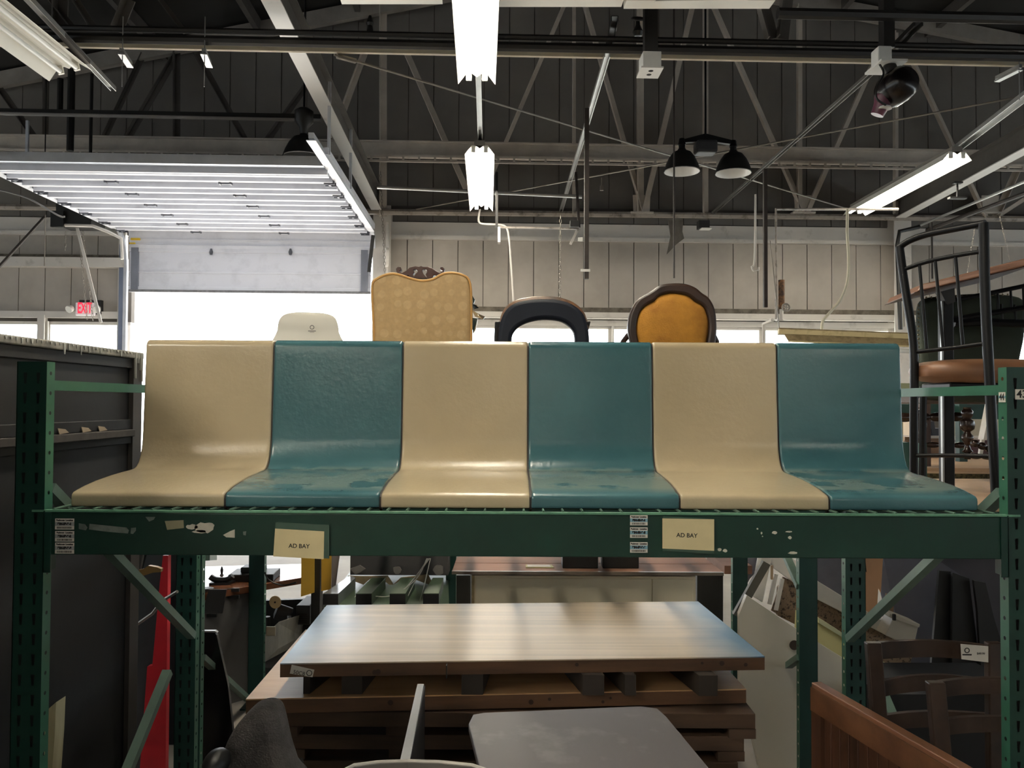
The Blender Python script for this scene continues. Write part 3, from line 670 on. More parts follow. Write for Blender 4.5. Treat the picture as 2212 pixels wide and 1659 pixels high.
chain('short rusted chain hanging under the door operator at left', [(142,500),(141,540)], 11.3)
mk('door_strap', MB().bar(bat(166,490,11.2), bat(218,697,11.2), .04, .01, (0,1,0)), wallb, fr='B', label='white slanting strap in front of the exit sign', cat='strap')
p = bat(835, 556, 11.6); mk('hoist_disc', MB().lathe([(.05,-.03),(.14,-.02),(.14,.02),(.05,.03)], p, (1,.25,0), 18), wallb, fr='B', label='round white chain hoist wheel beside the right door jamb', cat='wheel')
pipe('wall_conduit', 'white conduit with elbow running down beside the chain wheel', [bat(836,480,11.75), bat(838,545,11.75), bat(834,620,11.75)], .025, wallb)
mk('door_strap', MB().bar(bat(806,508,11.3), bat(797,588,11.3), .05, .012, (0,1,0)), dsteel, fr='B', label='dark strap leaning on the right door track', cat='strap')
# door operator box at the left track
p = bat(165, 480, 11.2); op = thing('door_operator', 'dark door operator box under the left end of the overhead door', 'door operator', p, fr='B')
mk('motor_box', MB().box((p.x-.18,p.y-.2,p.z-.08),(p.x+.3,p.y+.2,p.z+.22)), dsteel, op, 'B', bevel=.01)
mk('gear_cover', MB().box((p.x-.22,p.y-.25,p.z-.12),(p.x-.05,p.y-.2,p.z+.1)), black, op, 'B')
mk('mount_tube', MB().tube([tuple(bat(x,y,11.0)) for x, y in [(136,486),(200,488),(232,500),(262,515),(264,560)]], .022, 8), wallb, op, 'B')
pipe('slack_cable', 'slack cable looping past the left door track', smoothpoly([tuple(bat(x,y,9.5)) for x, y in [(-10,408),(60,428),(125,465),(140,468)]], 4, False), .010, M('cable_grey', (120,118,116)), 'cable')
pipe('diagonal_rod', 'dark diagonal brace rod at far left below the pipe', [bat(97,468,10.5), bat(-10,585,10.5)], .02, rust, 'rod')
# torn plastic sheet hanging at the drop rod
P = [bat(x, y, 8.6) for x, y in [(1443,476),(1448,510),(1440,550),(1461,528),(1478,515),(1474,500),(1476,476)]]
m = MB(); cen = sum(P, Vector())/len(P); 
m.prism([q+V(0,.05*math.sin(i*2.1),0)*0 for i, q in enumerate(P)], (0,.004,0)); mk('torn_plastic', m, M('grey_film', (88,84,78), rough=.4, var=.3, scale=12), fr='B', label='torn grey plastic scrap hanging behind the thin drop rod', cat='plastic scrap')
p = bat(1520, 488, 11.4); bx2 = thing('junction_box', 'small white junction box below the long wall pipe right of the torn plastic', 'junction box', p, fr='B')
mk('box_body', MB().box((p.x-.09,p.y-.1,p.z-.05),(p.x+.06,p.y+.05,p.z+.06)), dsteel, bx2, 'B'); mk('cover_plate', MB().box((p.x-.06,p.y-.12,p.z-.06),(p.x+.09,p.y+.02,p.z-.05)), white, bx2, 'B')
# parallel pipes at far right
for k, (a, b, r, lb) in enumerate([((2230,385),(1990,486),.02,'upper thin pipe running in depth below the right beam'), ((2230,412),(2003,497),.03,'dark pipe running in depth to the bend over the bar stool')]):
    A, B = batz(*a, 4.25-.1*k), batz(*b, 4.25-.1*k); pipe('depth_pipe', lb, [A, B], r, galv if k == 0 else rust)
pipe('bent_pipe', 'black bent pipe descending the wall right of the white column', [bat(1986,490,11.3), bat(1943,500,11.3), bat(1938,530,11.3), bat(1945,712,11.3)], .03, black)
vert('thin_riser', 'thin grey riser on the wall just right of the black bent pipe', 1952, 560, 706, 11.6, .03, rodm, 'pipe', False)
for k, (a, b) in enumerate([((2108,480),(2085,612)),((2160,470),(2188,590))]): chain(('fine chain hanging behind the bar stool, left one', 'fine chain hanging behind the bar stool, right one')[k], [a, b], 8.5, r=.006, link=.03)
mk('beam_hanger', MB().tube([bat(2068,395,9.0), bat(2068,428,9.0)], .012, 6).box((bat(2068,428,9.0).x-.1,8.97,bat(2068,428,9.0).z-.01),(bat(2068,428,9.0).x+.1,9.03,bat(2068,428,9.0).z+.01)).box((bat(2068,395,9.0).x-.05,8.97,bat(2068,395,9.0).z-.01),(bat(2068,395,9.0).x+.05,9.03,bat(2068,395,9.0).z+.01)), dsteel, fr='B', label='trapeze pipe hanger under the right beam', cat='hanger')
# ================================================================== MAIN RACK
def upright(parent, x0, x1, y, ztop, side, mat, matside, zbot=0.0, pitch=.0508, depth=.036, d=1, slots=True, sholes=True):
    """open channel post. face at y (towards the viewer if d=1) with two rows of tapered slots; side = +1/-1: which side shows a holed flange"""
    W_ = x1-x0; m = MB(); n = int((ztop-zbot)/pitch); t = .002
    yb = y + d*depth
    cols = [x0, x0+W_*.22, x0+W_*.22+.0095, x1-W_*.22-.0095, x1-W_*.22, x1]
    def q(xa, xb_, za, zb, wtop=None):
        m.add([(xa,y,za),(xb_,y,za),(xb_,y,zb),(xa,y,zb)], [(0,1,2,3)])
    zt0 = ztop - .028
    if slots:
        q(x0, x1, zt0, ztop)
        for (a, b) in ((cols[0],cols[1]),(cols[2],cols[3]),(cols[4],cols[5])): q(a, b, zbot, zt0)
        for i in range(n):
            z1 = zt0 - i*pitch; z0 = z1-pitch
            if z0 < zbot: break
            for (a, b) in ((cols[1],cols[2]),(cols[3],cols[4])):
                q(a, b, z0, z1-.028)
                # taper of the slot
                m.add([(a,y,z1-.028),(a+.002,y,z1-.028),(a,y,z1)], [(0,1,2)]); m.add([(b,y,z1-.028),(b,y,z1),(b-.002,y,z1-.028)], [(0,1,2)])
        for (a, b) in ((cols[1],cols[2]),(cols[3],cols[4])): q(a, b, zbot, max(zt0-i*pitch, zbot+.001) if False else zbot+.02)
    else: q(x0, x1, zbot, ztop)
    # black sheet close behind the face, stands in for the shade in the slots
    post = mk('upright_post', m, mat, parent)
    mk('slot_shade', MB().add([(x0+.001,y+d*.012,zbot),(x1-.001,y+d*.012,zbot),(x1-.001,y+d*.012,ztop-.02),(x0+.001,y+d*.012,ztop-.02)], [(0,3,2,1)]), ink, post)
    for s in (-1, 1):
        x = x0 if s < 0 else x1; ms = MB()
        if s == side and sholes:
            yc = (y+yb)/2; r = .0052; n2 = int((ztop-zbot)/pitch)
            ya, yb2 = min(y, yb), max(y, yb)
            for i in range(n2):
                z1 = ztop-.004-i*pitch; z0 = z1-pitch; zc = (z0+z1)/2
                C8 = [(x, yc+r*math.cos(k*math.pi/4), zc+r*math.sin(k*math.pi/4)) for k in range(8)]
                O8 = [(x,yb2,zc),(x,yb2,z1),(x,yc,z1),(x,ya,z1),(x,ya,zc),(x,ya,z0),(x,yc,z0),(x,yb2,z0)]
                ms.add(C8+O8, [(k,(k+1)%8,(k+1)%8+8,k+8) for k in range(8)])
            ms.add([(x,ya,zbot),(x,yb2,zbot),(x,yb2,z0),(x,ya,z0)], [(0,1,2,3)]); ms.add([(x,ya,ztop-.004),(x,yb2,ztop-.004),(x,yb2,ztop),(x,ya,ztop)], [(0,1,2,3)])
        else: ms.box((x-.001*s*0, y, zbot), (x-.002*s, yb, ztop))
        mk('post_flange', ms, matside, post)
    mk('foot_plate', MB().box((x0-.03, min(y,yb)-.03, zbot), (x1+.03, max(y,yb)+.03, zbot+.008)), mat, post)
    return post
YF = 2.03
XPL, XPR = at(100,870,YF).x, at(2175,870,YF).x     # inner faces of the front posts
PW = .076
ZT = at(1106,1108,YF).z; ZBm = at(1106,1203,YF).z; ZPT = at(70,781,YF).z
rack = thing('pallet_rack', 'green steel pallet rack carrying the cream and teal bench', 'rack', ((XPL+XPR)/2, YF, 0))
upright(rack, XPL-PW, XPL, YF, ZPT, 1, green, greenL)
upright(rack, XPR, XPR+PW, YF, at(2190,793,YF).z, -1, green, greenL)
YRr = 3.02
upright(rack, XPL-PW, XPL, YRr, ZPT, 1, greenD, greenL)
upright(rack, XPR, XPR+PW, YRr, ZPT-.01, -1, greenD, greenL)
# beams: stepped box, with end brackets
def beam(y, d=1, mat=green):
    y2 = y+.045*d
    m = MB().box((XPL+.004, y, ZBm), (XPR-.004, y2, ZT-.004)).box((XPL+.004, y, ZT-.006), (XPR-.004, y+.02*d, ZT))
    b = mk('beam', m, mat, rack, bevel=.0025)
    m = MB().box((XPL+.004, min(y,y+.02*d), ZBm+.012), (XPR-.004, max(y,y+.02*d)+.0, ZBm+.014)); 
    for s, x in ((1, XPL), (-1, XPR)):
        m = MB().box((x-.001*s, y-.004*d, ZBm-.045), (x+s*.020, y, ZT-.004)).box((x, y-.004*d, ZBm-.045), (x+s*.004, y+.05*d, ZT))
        mk('end_bracket', m, mat, rack, bevel=.001)
    return b
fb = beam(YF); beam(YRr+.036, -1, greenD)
# rim along the beam's top edge, coloured lighter as if catching light
mk('beam_lip', MB().box((XPL-.03, YF-.003, ZT-.003), (XPR+.03, YF+.012, ZT+.002)), M('green_lit_rim', (82,128,104), rough=.5, var=.25, scale=25), rack)
# side frames: struts and diagonals
for s, x in ((-1, XPL-.014), (1, XPR+.014)):
    zs = [1.64] 
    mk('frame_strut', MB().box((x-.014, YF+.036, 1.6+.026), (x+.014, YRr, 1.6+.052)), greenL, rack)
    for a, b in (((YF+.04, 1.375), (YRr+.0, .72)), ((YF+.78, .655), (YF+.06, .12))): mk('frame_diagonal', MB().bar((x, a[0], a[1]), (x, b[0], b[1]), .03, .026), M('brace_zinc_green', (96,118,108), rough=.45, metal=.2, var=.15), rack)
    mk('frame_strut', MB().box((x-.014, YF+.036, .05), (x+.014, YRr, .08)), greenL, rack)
# stickers
def sticker(x0, y0, x1, y1, l1, l2, dark=False):
    a, b = at(x0, y0, YF-.0045), at(x1, y1, YF-.0045); a.y = b.y = YF-.0045
    m = MB().box((a.x, YF-.0045, b.z), (b.x, YF-.004, a.z)); s = mk('bin_label', m, paperw, rack, bevel=.0005)
    h = a.z-b.z; cx = (a.x+b.x)/2
    mk('label_band', MB().box((a.x, YF-.0047, b.z+h*.33), (b.x, YF-.0044, b.z+h*.68)), labelb if not dark else M('label_grey', (150,152,152)), s)
    text(l1, h*.19, (cx, YF-.0047, a.z-h*.16), (1,0,0), (0,0,1), ink, s, bold=.0004)
    text(l2, h*.27, (cx, YF-.005, b.z+h*.505), (1,0,0), (0,0,1), ink, s, bold=.0008)
    m = MB(); x = a.x+(b.x-a.x)*.1
    random.seed(int(x0*y0))
    while x < b.x-(b.x-a.x)*.12:
        wd = random.choice((.0006,.0009,.0014)); m.box((x, YF-.0048, b.z+h*.08), (x+wd, YF-.0045, b.z+h*.26)); x += wd+random.choice((.0006,.001))
    mk('barcode', m, ink, s)
for i, (y0_, y1_) in enumerate(((1120,1144),(1147,1170),(1172,1196))): sticker(119, y0_, 160, y1_, 'Backroom Location', 'BIN-53-B-%d' % (i+1), True)
for i, (y0_, y1_) in enumerate(((1113,1135),(1139,1162),(1171,1194))): sticker(1361, y0_, 1399, y1_, 'Backroom Location', 'BIN-53-B-%d' % (i+4))
def card(slv, crd, txt, tp):
    P = [at(x, y, YF-.007) for x, y in slv]; s = mk('sign_sleeve', MB().prism([V(p.x, YF-.0046, p.z) for p in P], (0, -.0008, 0)), plastic, rack)
    P = [at(x, y, YF-.007) for x, y in crd]; mk('sign_card', MB().prism([V(p.x, YF-.0056, p.z) for p in P], (0, -.0006, 0)), paper, s)
    p = at(tp[0], tp[1], YF-.007); text(txt, .0150, (p.x, YF-.0064, p.z), (1,0,-.03), (.03,0,1), ink, s, bold=.0002)
card([(595,1128),(711,1134),(711,1207),(590,1202)], [(594,1142),(700,1148),(699,1208),(590,1202)], 'AD BAY', (646,1180))
card([(1432,1115),(1543,1121),(1543,1197),(1431,1190)], [(1431,1120),(1543,1122),(1543,1190),(1431,1185)], 'AD BAY', (1484,1157))
def patch(pts, mat, nm='tape_remnant', y=YF-.0042):
    P = [at(a, b, YF-.004) for a, b in pts]; mk(nm, MB().prism([V(p.x, YF-.0002, p.z) for p in P], (0, -.0012, 0)), mat, rack)
tapeg = M('tape_grey', (104,112,106), rough=.6, var=.35, scale=30); tapew = M('paper_torn', (190,186,172), rough=.8, var=.1, scale=30); masking = M('tape_beige', (140,134,108), rough=.6, var=.2)
patch([(169,1131),(182,1133),(187,1140),(184,1146),(169,1143)], tapeg)
patch([(192,1132),(232,1136),(272,1140),(277,1146),(275,1153),(230,1149),(191,1144)], tapeg)
patch([(282,1141),(292,1140),(292,1147),(286,1154),(281,1153)], tapeg)
patch([(313,1117),(334,1117),(331,1123),(321,1127)], tapeg)
patch([(355,1126),(395,1124),(396,1141),(360,1145)], masking)
random.seed(3)
def ragged(cx_, cy_, rx, ry, n=16): return [(cx_+rx*math.cos(2*math.pi*i/n)*(.75+.35*random.random()), cy_+ry*math.sin(2*math.pi*i/n)*(.7+.4*random.random())) for i in range(n)]
patch(ragged(441,1140,23,13), tapew); patch(ragged(414,1139,14,6), tapew); patch(ragged(430,1149,16,4,10), tapew)
patch([(481,1156),(496,1148),(506,1144),(506,1162),(488,1161)], tapew); patch([(524,1149),(531,1148),(530,1157),(525,1156)], tapeg)
for c in ((1555,1188,5,4),(1567,1190,5,4),(1674,1151,6,4),(1705,1149,8,2),(1707,1162,4,4),(1714,1195,11,3),(1637,1143,2,2),(1646,1152,2,3),(1648,1159,1.5,1.5)): patch(ragged(*c, 9), tapew)
# number stickers on the right post
def numtag(px, py, s, wd, hh, side=False):
    a = at(px, py, YF)
    if side:
        x = XPR-.0006; yc = YF+.018; m = MB().box((x-.0006, yc-.014, a.z-hh/2), (x, yc+.014, a.z+hh/2)); st = mk('number_sticker', m, paperw, rack)
        text(s, .024, (x-.0014, yc, a.z), (0,-.85,0), (0,0,1.0), ink, st, bold=.0003)
        mk('label_band', MB().box((x-.0007, yc-.014, a.z-hh*.1), (x-.0001, yc+.014, a.z+hh*.14)), labelb, st)
    else:
        m = MB().box((a.x-wd/2, YF-.0012, a.z-hh/2), (a.x+wd/2, YF-.0003, a.z+hh/2)); st = mk('number_sticker', m, paperw, rack)
        text(s, .027, (a.x, YF-.0014, a.z), (1,0,0), (0,0,1), ink, st, bold=.0006)
numtag(2166, 858, '44', .03, .026, True); numtag(2207, 852, '43', .034, .026)
# ------------------------------------------------------------------ wire deck
m = MB(); x = XPL+.02; zt = ZT+.004
while x < XPR-.01:
    m.tube([(x, YF+.006, zt-.001), (x, YRr+.01, zt-.001)], .0032, 6); x += .0498
for yy_ in [YF+.10+.155*i for i in range(6)]: m.tube([(XPL+.01, yy_, zt-.006), (XPR-.01, yy_, zt-.006)], .003, 5)
mk('wire_deck', m, wirem, label='galvanised wire deck lying on the green beams under the bench', cat='wire deck')
# ------------------------------------------------------------------ moulded bench
def paint(name, base, dark, sheen=.22, worn=False):
    m = bpy.data.materials.new(name); m.use_nodes = True; nt = m.node_tree; N = nt.nodes; b = N['Principled BSDF']; Lk = nt.links.new
    tc = N.new('ShaderNodeTexCoord')
    n1 = N.new('ShaderNodeTexNoise'); n1.inputs['Scale'].default_value = 2.6; n1.inputs['Detail'].default_value = 5; Lk(tc.outputs['Object'], n1.inputs['Vector'])
    cr = N.new('ShaderNodeValToRGB'); cr.color_ramp.elements[0].position = .3; cr.color_ramp.elements[1].position = .7
    cr.color_ramp.elements[0].color = L3(dark); cr.color_ramp.elements[1].color = L3(base); Lk(n1.outputs['Fac'], cr.inputs['Fac'])
    # scuffs and fine scratches
    mp = N.new('ShaderNodeMapping'); mp.inputs['Scale'].default_value = (9, 9, 1.5); mp.inputs['Rotation'].default_value = (0, .9, .4); Lk(tc.outputs['Object'], mp.inputs['Vector'])
    n2 = N.new('ShaderNodeTexNoise'); n2.inputs['Scale'].default_value = 6; n2.inputs['Detail'].default_value = 8; n2.inputs['Roughness'].default_value = .75; Lk(mp.outputs[0], n2.inputs['Vector'])
    c2 = N.new('ShaderNodeValToRGB'); c2.color_ramp.elements[0].position = .70; c2.color_ramp.elements[1].position = .76; Lk(n2.outputs['Fac'], c2.inputs['Fac'])
    mx = N.new('ShaderNodeMixRGB'); mx.inputs['Color2'].default_value = (base[0]/255*.75+.05, base[1]/255*.75+.05, base[2]/255*.7+.05, 1)
    ml = N.new('ShaderNodeMath'); ml.operation = 'MULTIPLY'; ml.inputs[1].default_value = .35; Lk(c2.outputs['Color'], ml.inputs[0]); Lk(ml.outputs[0], mx.inputs['Fac']); Lk(cr.outputs['Color'], mx.inputs['Color1']); Lk(mx.outputs[0], b.inputs['Base Color'])
    if worn:      # gelcoat rubbed through on the sitting surface
        sz = N.new('ShaderNodeSeparateXYZ'); Lk(tc.outputs['Object'], sz.inputs[0])
        m1 = N.new('ShaderNodeMapRange'); m1.inputs['From Min'].default_value = .080; m1.inputs['From Max'].default_value = .070; Lk(sz.outputs['Z'], m1.inputs['Value'])
        m2 = N.new('ShaderNodeMapRange'); m2.inputs['From Min'].default_value = .040; m2.inputs['From Max'].default_value = .048; Lk(sz.outputs['Z'], m2.inputs['Value'])
        mq = N.new('ShaderNodeMapping'); mq.inputs['Scale'].default_value = (5, 9, 3); Lk(tc.outputs['Object'], mq.inputs['Vector'])
        n4 = N.new('ShaderNodeTexNoise'); n4.inputs['Scale'].default_value = 1.5; n4.inputs['Detail'].default_value = 6; Lk(mq.outputs[0], n4.inputs['Vector'])
        c4 = N.new('ShaderNodeValToRGB'); c4.color_ramp.elements[0].position = .44; c4.color_ramp.elements[1].position = .50; Lk(n4.outputs['Fac'], c4.inputs['Fac'])
        q1 = N.new('ShaderNodeMath'); q1.operation = 'MULTIPLY'; Lk(m1.outputs[0], q1.inputs[0]); Lk(m2.outputs[0], q1.inputs[1])
        q2 = N.new('ShaderNodeMath'); q2.operation = 'MULTIPLY'; Lk(q1.outputs[0], q2.inputs[0]); Lk(c4.outputs[0], q2.inputs[1])
        q3 = N.new('ShaderNodeMath'); q3.operation = 'MULTIPLY'; q3.inputs[1].default_value = .42; Lk(q2.outputs[0], q3.inputs[0])
        x2 = N.new('ShaderNodeMixRGB'); x2.inputs['Color2'].default_value = L3((140,150,138)); Lk(q3.outputs[0], x2.inputs['Fac']); Lk(mx.outputs[0], x2.inputs['Color1']); Lk(x2.outputs[0], b.inputs['Base Color'])
    # orange peel: strongest in blotches
    v = N.new('ShaderNodeTexNoise'); v.inputs['Scale'].default_value = 75; v.inputs['Detail'].default_value = 2; Lk(tc.outputs['Object'], v.inputs['Vector'])
    bp = N.new('ShaderNodeBump'); bp.inputs['Strength'].default_value = .20; bp.inputs['Distance'].default_value = .003; Lk(v.outputs['Fac'], bp.inputs['Height']); Lk(bp.outputs[0], b.inputs['Normal'])
    mr = N.new('ShaderNodeMapRange'); mr.inputs['To Min'].default_value = sheen-.08; mr.inputs['To Max'].default_value = sheen+.10; Lk(n1.outputs['Fac'], mr.inputs['Value']); Lk(mr.outputs[0], b.inputs['Roughness'])
    b.inputs['Specular IOR Level'].default_value = .45
    return m
creamP = paint('cream_gelcoat', (182,167,138), (170,155,126)); tealP = paint('teal_gelcoat', (66,102,108), (51,87,94), worn=True)
wornP = M('teal_worn', (120,164,160), rough=.4, var=.15, scale=10)
SX = [-1.146, -.745, -.341, .050, .438, .827, 1.214]
PROF = [(2.083,1.328),(2.080,1.331),(2.079,1.336),(2.079,1.353),(2.081,1.360),(2.086,1.3645),(2.094,1.367),(2.105,1.3695),(2.14,1.376),(2.20,1.384),(2.28,1.391),(2.35,1.395),(2.40,1.397),(2.416,1.3985),(2.426,1.4005),(2.437,1.405),(2.450,1.416),(2.461,1.434),(2.469,1.456),(2.473,1.474),(2.475,1.490),(2.479,1.56),(2.484,1.65),(2.489,1.74),(2.490,1.774),(2.493,1.784),(2.499,1.791),(2.508,1.795),(2.520,1.795),(2.528,1.788),
        (2.525,1.76),(2.51,1.50),(2.50,1.45),(2.48,1.40),(2.47,1.328)]
NT = 30
bench = thing('seat_bench', 'long bench of six moulded seats alternating cream and teal on the rack shelf', 'bench', ((SX[0]+SX[-1])/2, 2.3, 1.326))
zsh = at(1106,1100,2.083).z - 1.328 + .002
for i in range(6):
    a, b = SX[i]+.0018, SX[i+1]-.0018
    # cross-section with rounded side edges: rings inset at both ends
    r = .006; rings = []
    cy_ = sum(p[0] for p in PROF)/len(PROF)
    def ring(x, ins):
        out = []; n = len(PROF)
        for k in range(n):
            p0, p1, p2 = PROF[k-1], PROF[k], PROF[(k+1)%n]
            tx, tz = p2[0]-p0[0], p2[1]-p0[1]; l = math.hypot(tx, tz) or 1
            nx, nz = -tz/l, tx/l        # inward/outward normal
            out.append(V(x, p1[0]-nx*ins*SG, p1[1]-nz*ins*SG+zsh))
        return out
    SG = 1
    # decide the sign of the inward normal once (front nose: inward is +y)
    tx, tz = PROF[3][0]-PROF[1][0], PROF[3][1]-PROF[1][1]; nx = -tz
    SG = 1 if -nx > 0 else -1
    xs = [(a, r), (a+r*.12, r*.5), (a+r*.4, r*.15), (a+r, 0), (a+r*1.8, 0), (a+.03, 0)] + [(a+(b-a)*t, 0) for t in (.25,.5,.75)] + [(b-.03, 0), (b-r*1.8, 0), (b-r, 0), (b-r*.4, r*.15), (b-r*.12, r*.5), (b, r)]
    m = MB(); n = len(PROF); vs = []
    for x, ins in xs: vs += ring(x, ins)
    fs = [(j*n+k, j*n+(k+1)%n, (j+1)*n+(k+1)%n, (j+1)*n+k) for j in range(len(xs)-1) for k in range(n)]
    fs += [tuple(range(n-1,-1,-1)), tuple(range((len(xs)-1)*n, len(xs)*n))]
    m.add(vs, fs)
    o = mk('seat', m, creamP if i % 2 == 0 else tealP, bench, label='cream moulded seat' if i % 2 == 0 else 'teal moulded seat', smooth=True)
    o.modifiers.clear(); wn_ = o.modifiers.new('wn', 'WEIGHTED_NORMAL'); wn_.weight = 60
# dark gaskets in the seams between the seats
gask = M('gasket_brown', (34,24,20), rough=.6)
for i in range(1, 6):
    c_ = [(PROF[k][0]+ .003, PROF[k][1]) for k in range(NT-2)]
    x = SX[i]; m = MB(); A = [V(x-.0035, y+.0015, z-.0035+zsh) for y, z in c_]; B = [V(x+.0035, y+.0015, z-.0035+zsh) for y, z in c_]
    n = len(A); m.add(A+B+[p+V(0,.02,-.012) for p in A]+[p+V(0,.02,-.012) for p in B], [(j,j+1,n+j+1,n+j) for j in range(n-1)]+[(2*n+j,3*n+j,3*n+j+1,2*n+j+1) for j in range(n-1)]+[(j,2*n+j,2*n+j+1,j+1) for j in range(n-1)]+[(n+j,n+j+1,3*n+j+1,3*n+j) for j in range(n-1)])
    mk('seam_gasket', m, gask, bench)
# spare seat shell standing behind the left end
vv_ = [(at(319,845,2.60)), (at(311,930,2.60)), (at(302,1012,2.58)), (at(296,1040,2.56))]
m = MB(); pl = [V(p.x, 2.60, p.z) for p in vv_]; pr = [V(-1.02, 2.60, p.z) for p in reversed(vv_)]
m.prism(pl+pr, (0,.03,0)); mk('spare_seat_shell', m, wornP, label='pale teal seat shell edge standing behind the left end of the bench', cat='seat shell', bevel=.004)
# worn streaks rubbed on two of the teal seats
def smear(pts, mat, nm='rub_mark'):
    pass
# ================================================================== BIG DARK CABINET AT LEFT
cabm = M('cabinet_black', (11,10,12), rough=.6, rgb2=(30,30,37), lo=.55, hi=.85, scale=2.2, bump=.1, bscale=30)
cab = thing('dark_cabinet', 'big black cabinet with a drip stained top edge left of the green rack', 'cabinet', (-1.9, 2.2, 0))
xc = -1.345; zc1 = at(303,765,2.9).z; yc1 = 2.88
mk('body', MB().box((-2.5, 2.03, .02), (xc-.012, yc1, zc1-.02)), cabm, cab)
# side panels with recess: frame rails around panels
def rails(ya, yb_, za, zb_, w_=.035):
    m = MB().box((xc-.012, ya, za), (xc, ya+w_, zb_)).box((xc-.012, yb_-w_, za), (xc, yb_, zb_)).box((xc-.012, ya, zb_-w_), (xc, yb_, zb_)).box((xc-.012, ya, za), (xc, yb_, za+w_)); return m
mk('side_panel', rails(2.03, yc1, 1.50, zc1-.02), cabm, cab, bevel=.002)
mk('side_panel', rails(2.03, yc1, .05, 1.485), cabm, cab, bevel=.002)
mk('corner_post', MB().box((xc-.01, yc1-.055, .02), (xc+.006, yc1+.01, zc1-.02)), M('corner_brown', (50,45,42), rough=.6, var=.2), cab)
cloth = M('dusty_top', (150,146,136), rough=.8, rgb2=(86,82,76), lo=.4, hi=.7, scale=12, bump=.3, bscale=40)
random.seed(11)
top = MB().box((-2.52, 2.02, zc1-.02), (xc+.01, yc1+.015, zc1+.004))
mk('top_board', top, cloth, cab, bevel=.004)
for k in range(34):
    y = 2.1+k*.023; l = random.uniform(.004,.012) if random.random() < .7 else random.uniform(.012,.032); w_ = random.uniform(.002,.006)
    mk('paint_drip', MB().prism([(xc+.0105,y-w_,zc1),(xc+.0105,y+w_,zc1),(xc+.0105,y+w_*.35,zc1-l),(xc+.0105,y-w_*.35,zc1-l)], (.0025,0,0)), M('drip_white', (168,166,158), rough=.6), cab)
for y, l in ((yc1-.05,.09),(yc1-.01,.06),(yc1-.03,.035),(yc1+.0,.1)):
    mk('paint_drip', MB().prism([(xc+.0065,y-.003,zc1),(xc+.0065,y+.003,zc1),(xc+.0065,y+.0015,zc1-l),(xc+.0065,y-.0015,zc1-l)], (.006,0,0)), M('drip_white', (168,166,158)), cab)
# broken ledge between the panels
m = MB(); 
m.box((xc-.0, 2.04, 1.475), (xc+.018, yc1-.06, 1.50)); mk('ledge', m, M('ledge_dusty', (52,48,46), rough=.9, var=.35, scale=16), cab, bevel=.003)
for y in (2.37,2.5,2.6): mk('chipped_patch', MB().prism([(xc+.003,y,1.50),(xc+.003,y+.05,1.503),(xc+.003,y+.03,1.514),(xc+.003,y-.01,1.518)], (.002,0,0)), M('chip_beige', (150,134,112)), cab)
tc_ = thing('shadow_block', 'tall dark block added out of view at left to shade the left seat', 'cabinet', (-1.9, 1.2, 0))  # unseen, added to cast the diagonal shadow on the left cream seat
mk('body', MB().box((-2.3,.3,0),(-1.38,2.005,1.95)), cabm, tc_); mk('top_board', MB().box((-2.32,.28,1.95),(-1.375,2.01,1.975)), cabm, tc_)
# ================================================================== WOOD SLAB STACK
slabw = wood('slab_maple', (206,176,140), (184,152,116), rough=.38, rings=9)
slabe = wood('slab_edge', (98,68,44), (66,45,30), rough=.6, rings=14)
def topgrain(name, base):
    m = bpy.data.materials.new(name); m.use_nodes = True; nt = m.node_tree; N = nt.nodes; b = N['Principled BSDF']; Lk = nt.links.new
    tc = N.new('ShaderNodeTexCoord'); mp = N.new('ShaderNodeMapping'); mp.inputs['Scale'].default_value = (.9, 38, 10); Lk(tc.outputs['Object'], mp.inputs['Vector'])
    n1 = N.new('ShaderNodeTexNoise'); n1.inputs['Scale'].default_value = 1; n1.inputs['Detail'].default_value = 6; Lk(mp.outputs[0], n1.inputs['Vector'])
    cr = N.new('ShaderNodeValToRGB'); e = cr.color_ramp.elements; e[0].position = .3; e[1].position = .7
    e[0].color = L3(tuple(int(c*.86) for c in base)); e[1].color = L3(base); Lk(n1.outputs['Fac'], cr.inputs['Fac'])
    # bluish tint towards both short ends
    sx = N.new('ShaderNodeSeparateXYZ'); Lk(tc.outputs['Object'], sx.inputs[0]); ab = N.new('ShaderNodeMath'); ab.operation = 'ABSOLUTE'; Lk(sx.outputs['X'], ab.inputs[0])
    n3 = N.new('ShaderNodeTexNoise'); n3.inputs['Scale'].default_value = 4; Lk(tc.outputs['Object'], n3.inputs['Vector'])
    ad = N.new('ShaderNodeMath'); ad.operation = 'MULTIPLY_ADD'; ad.inputs[1].default_value = .22; Lk(n3.outputs['Fac'], ad.inputs[0]); Lk(ab.outputs[0], ad.inputs[2])
    mr = N.new('ShaderNodeMapRange'); mr.inputs['From Min'].default_value = .70; mr.inputs['From Max'].default_value = .92; mr.inputs['To Max'].default_value = .95; Lk(ad.outputs[0], mr.inputs['Value'])
    mx = N.new('ShaderNodeMixRGB'); mx.inputs['Color2'].default_value = L3((72,112,140)); Lk(mr.outputs[0], mx.inputs['Fac']); Lk(cr.outputs[0], mx.inputs['Color1']); Lk(mx.outputs[0], b.inputs['Base Color'])
    b.inputs['Roughness'].default_value = .34
    bp = N.new('ShaderNodeBump'); bp.inputs['Strength'].default_value = .12; bp.inputs['Distance'].default_value = .002; Lk(n1.outputs['Fac'], bp.inputs['Height']); Lk(bp.outputs[0], b.inputs['Normal'])
    return m
slabtop = topgrain('slab_top_bluish', (220,200,174))
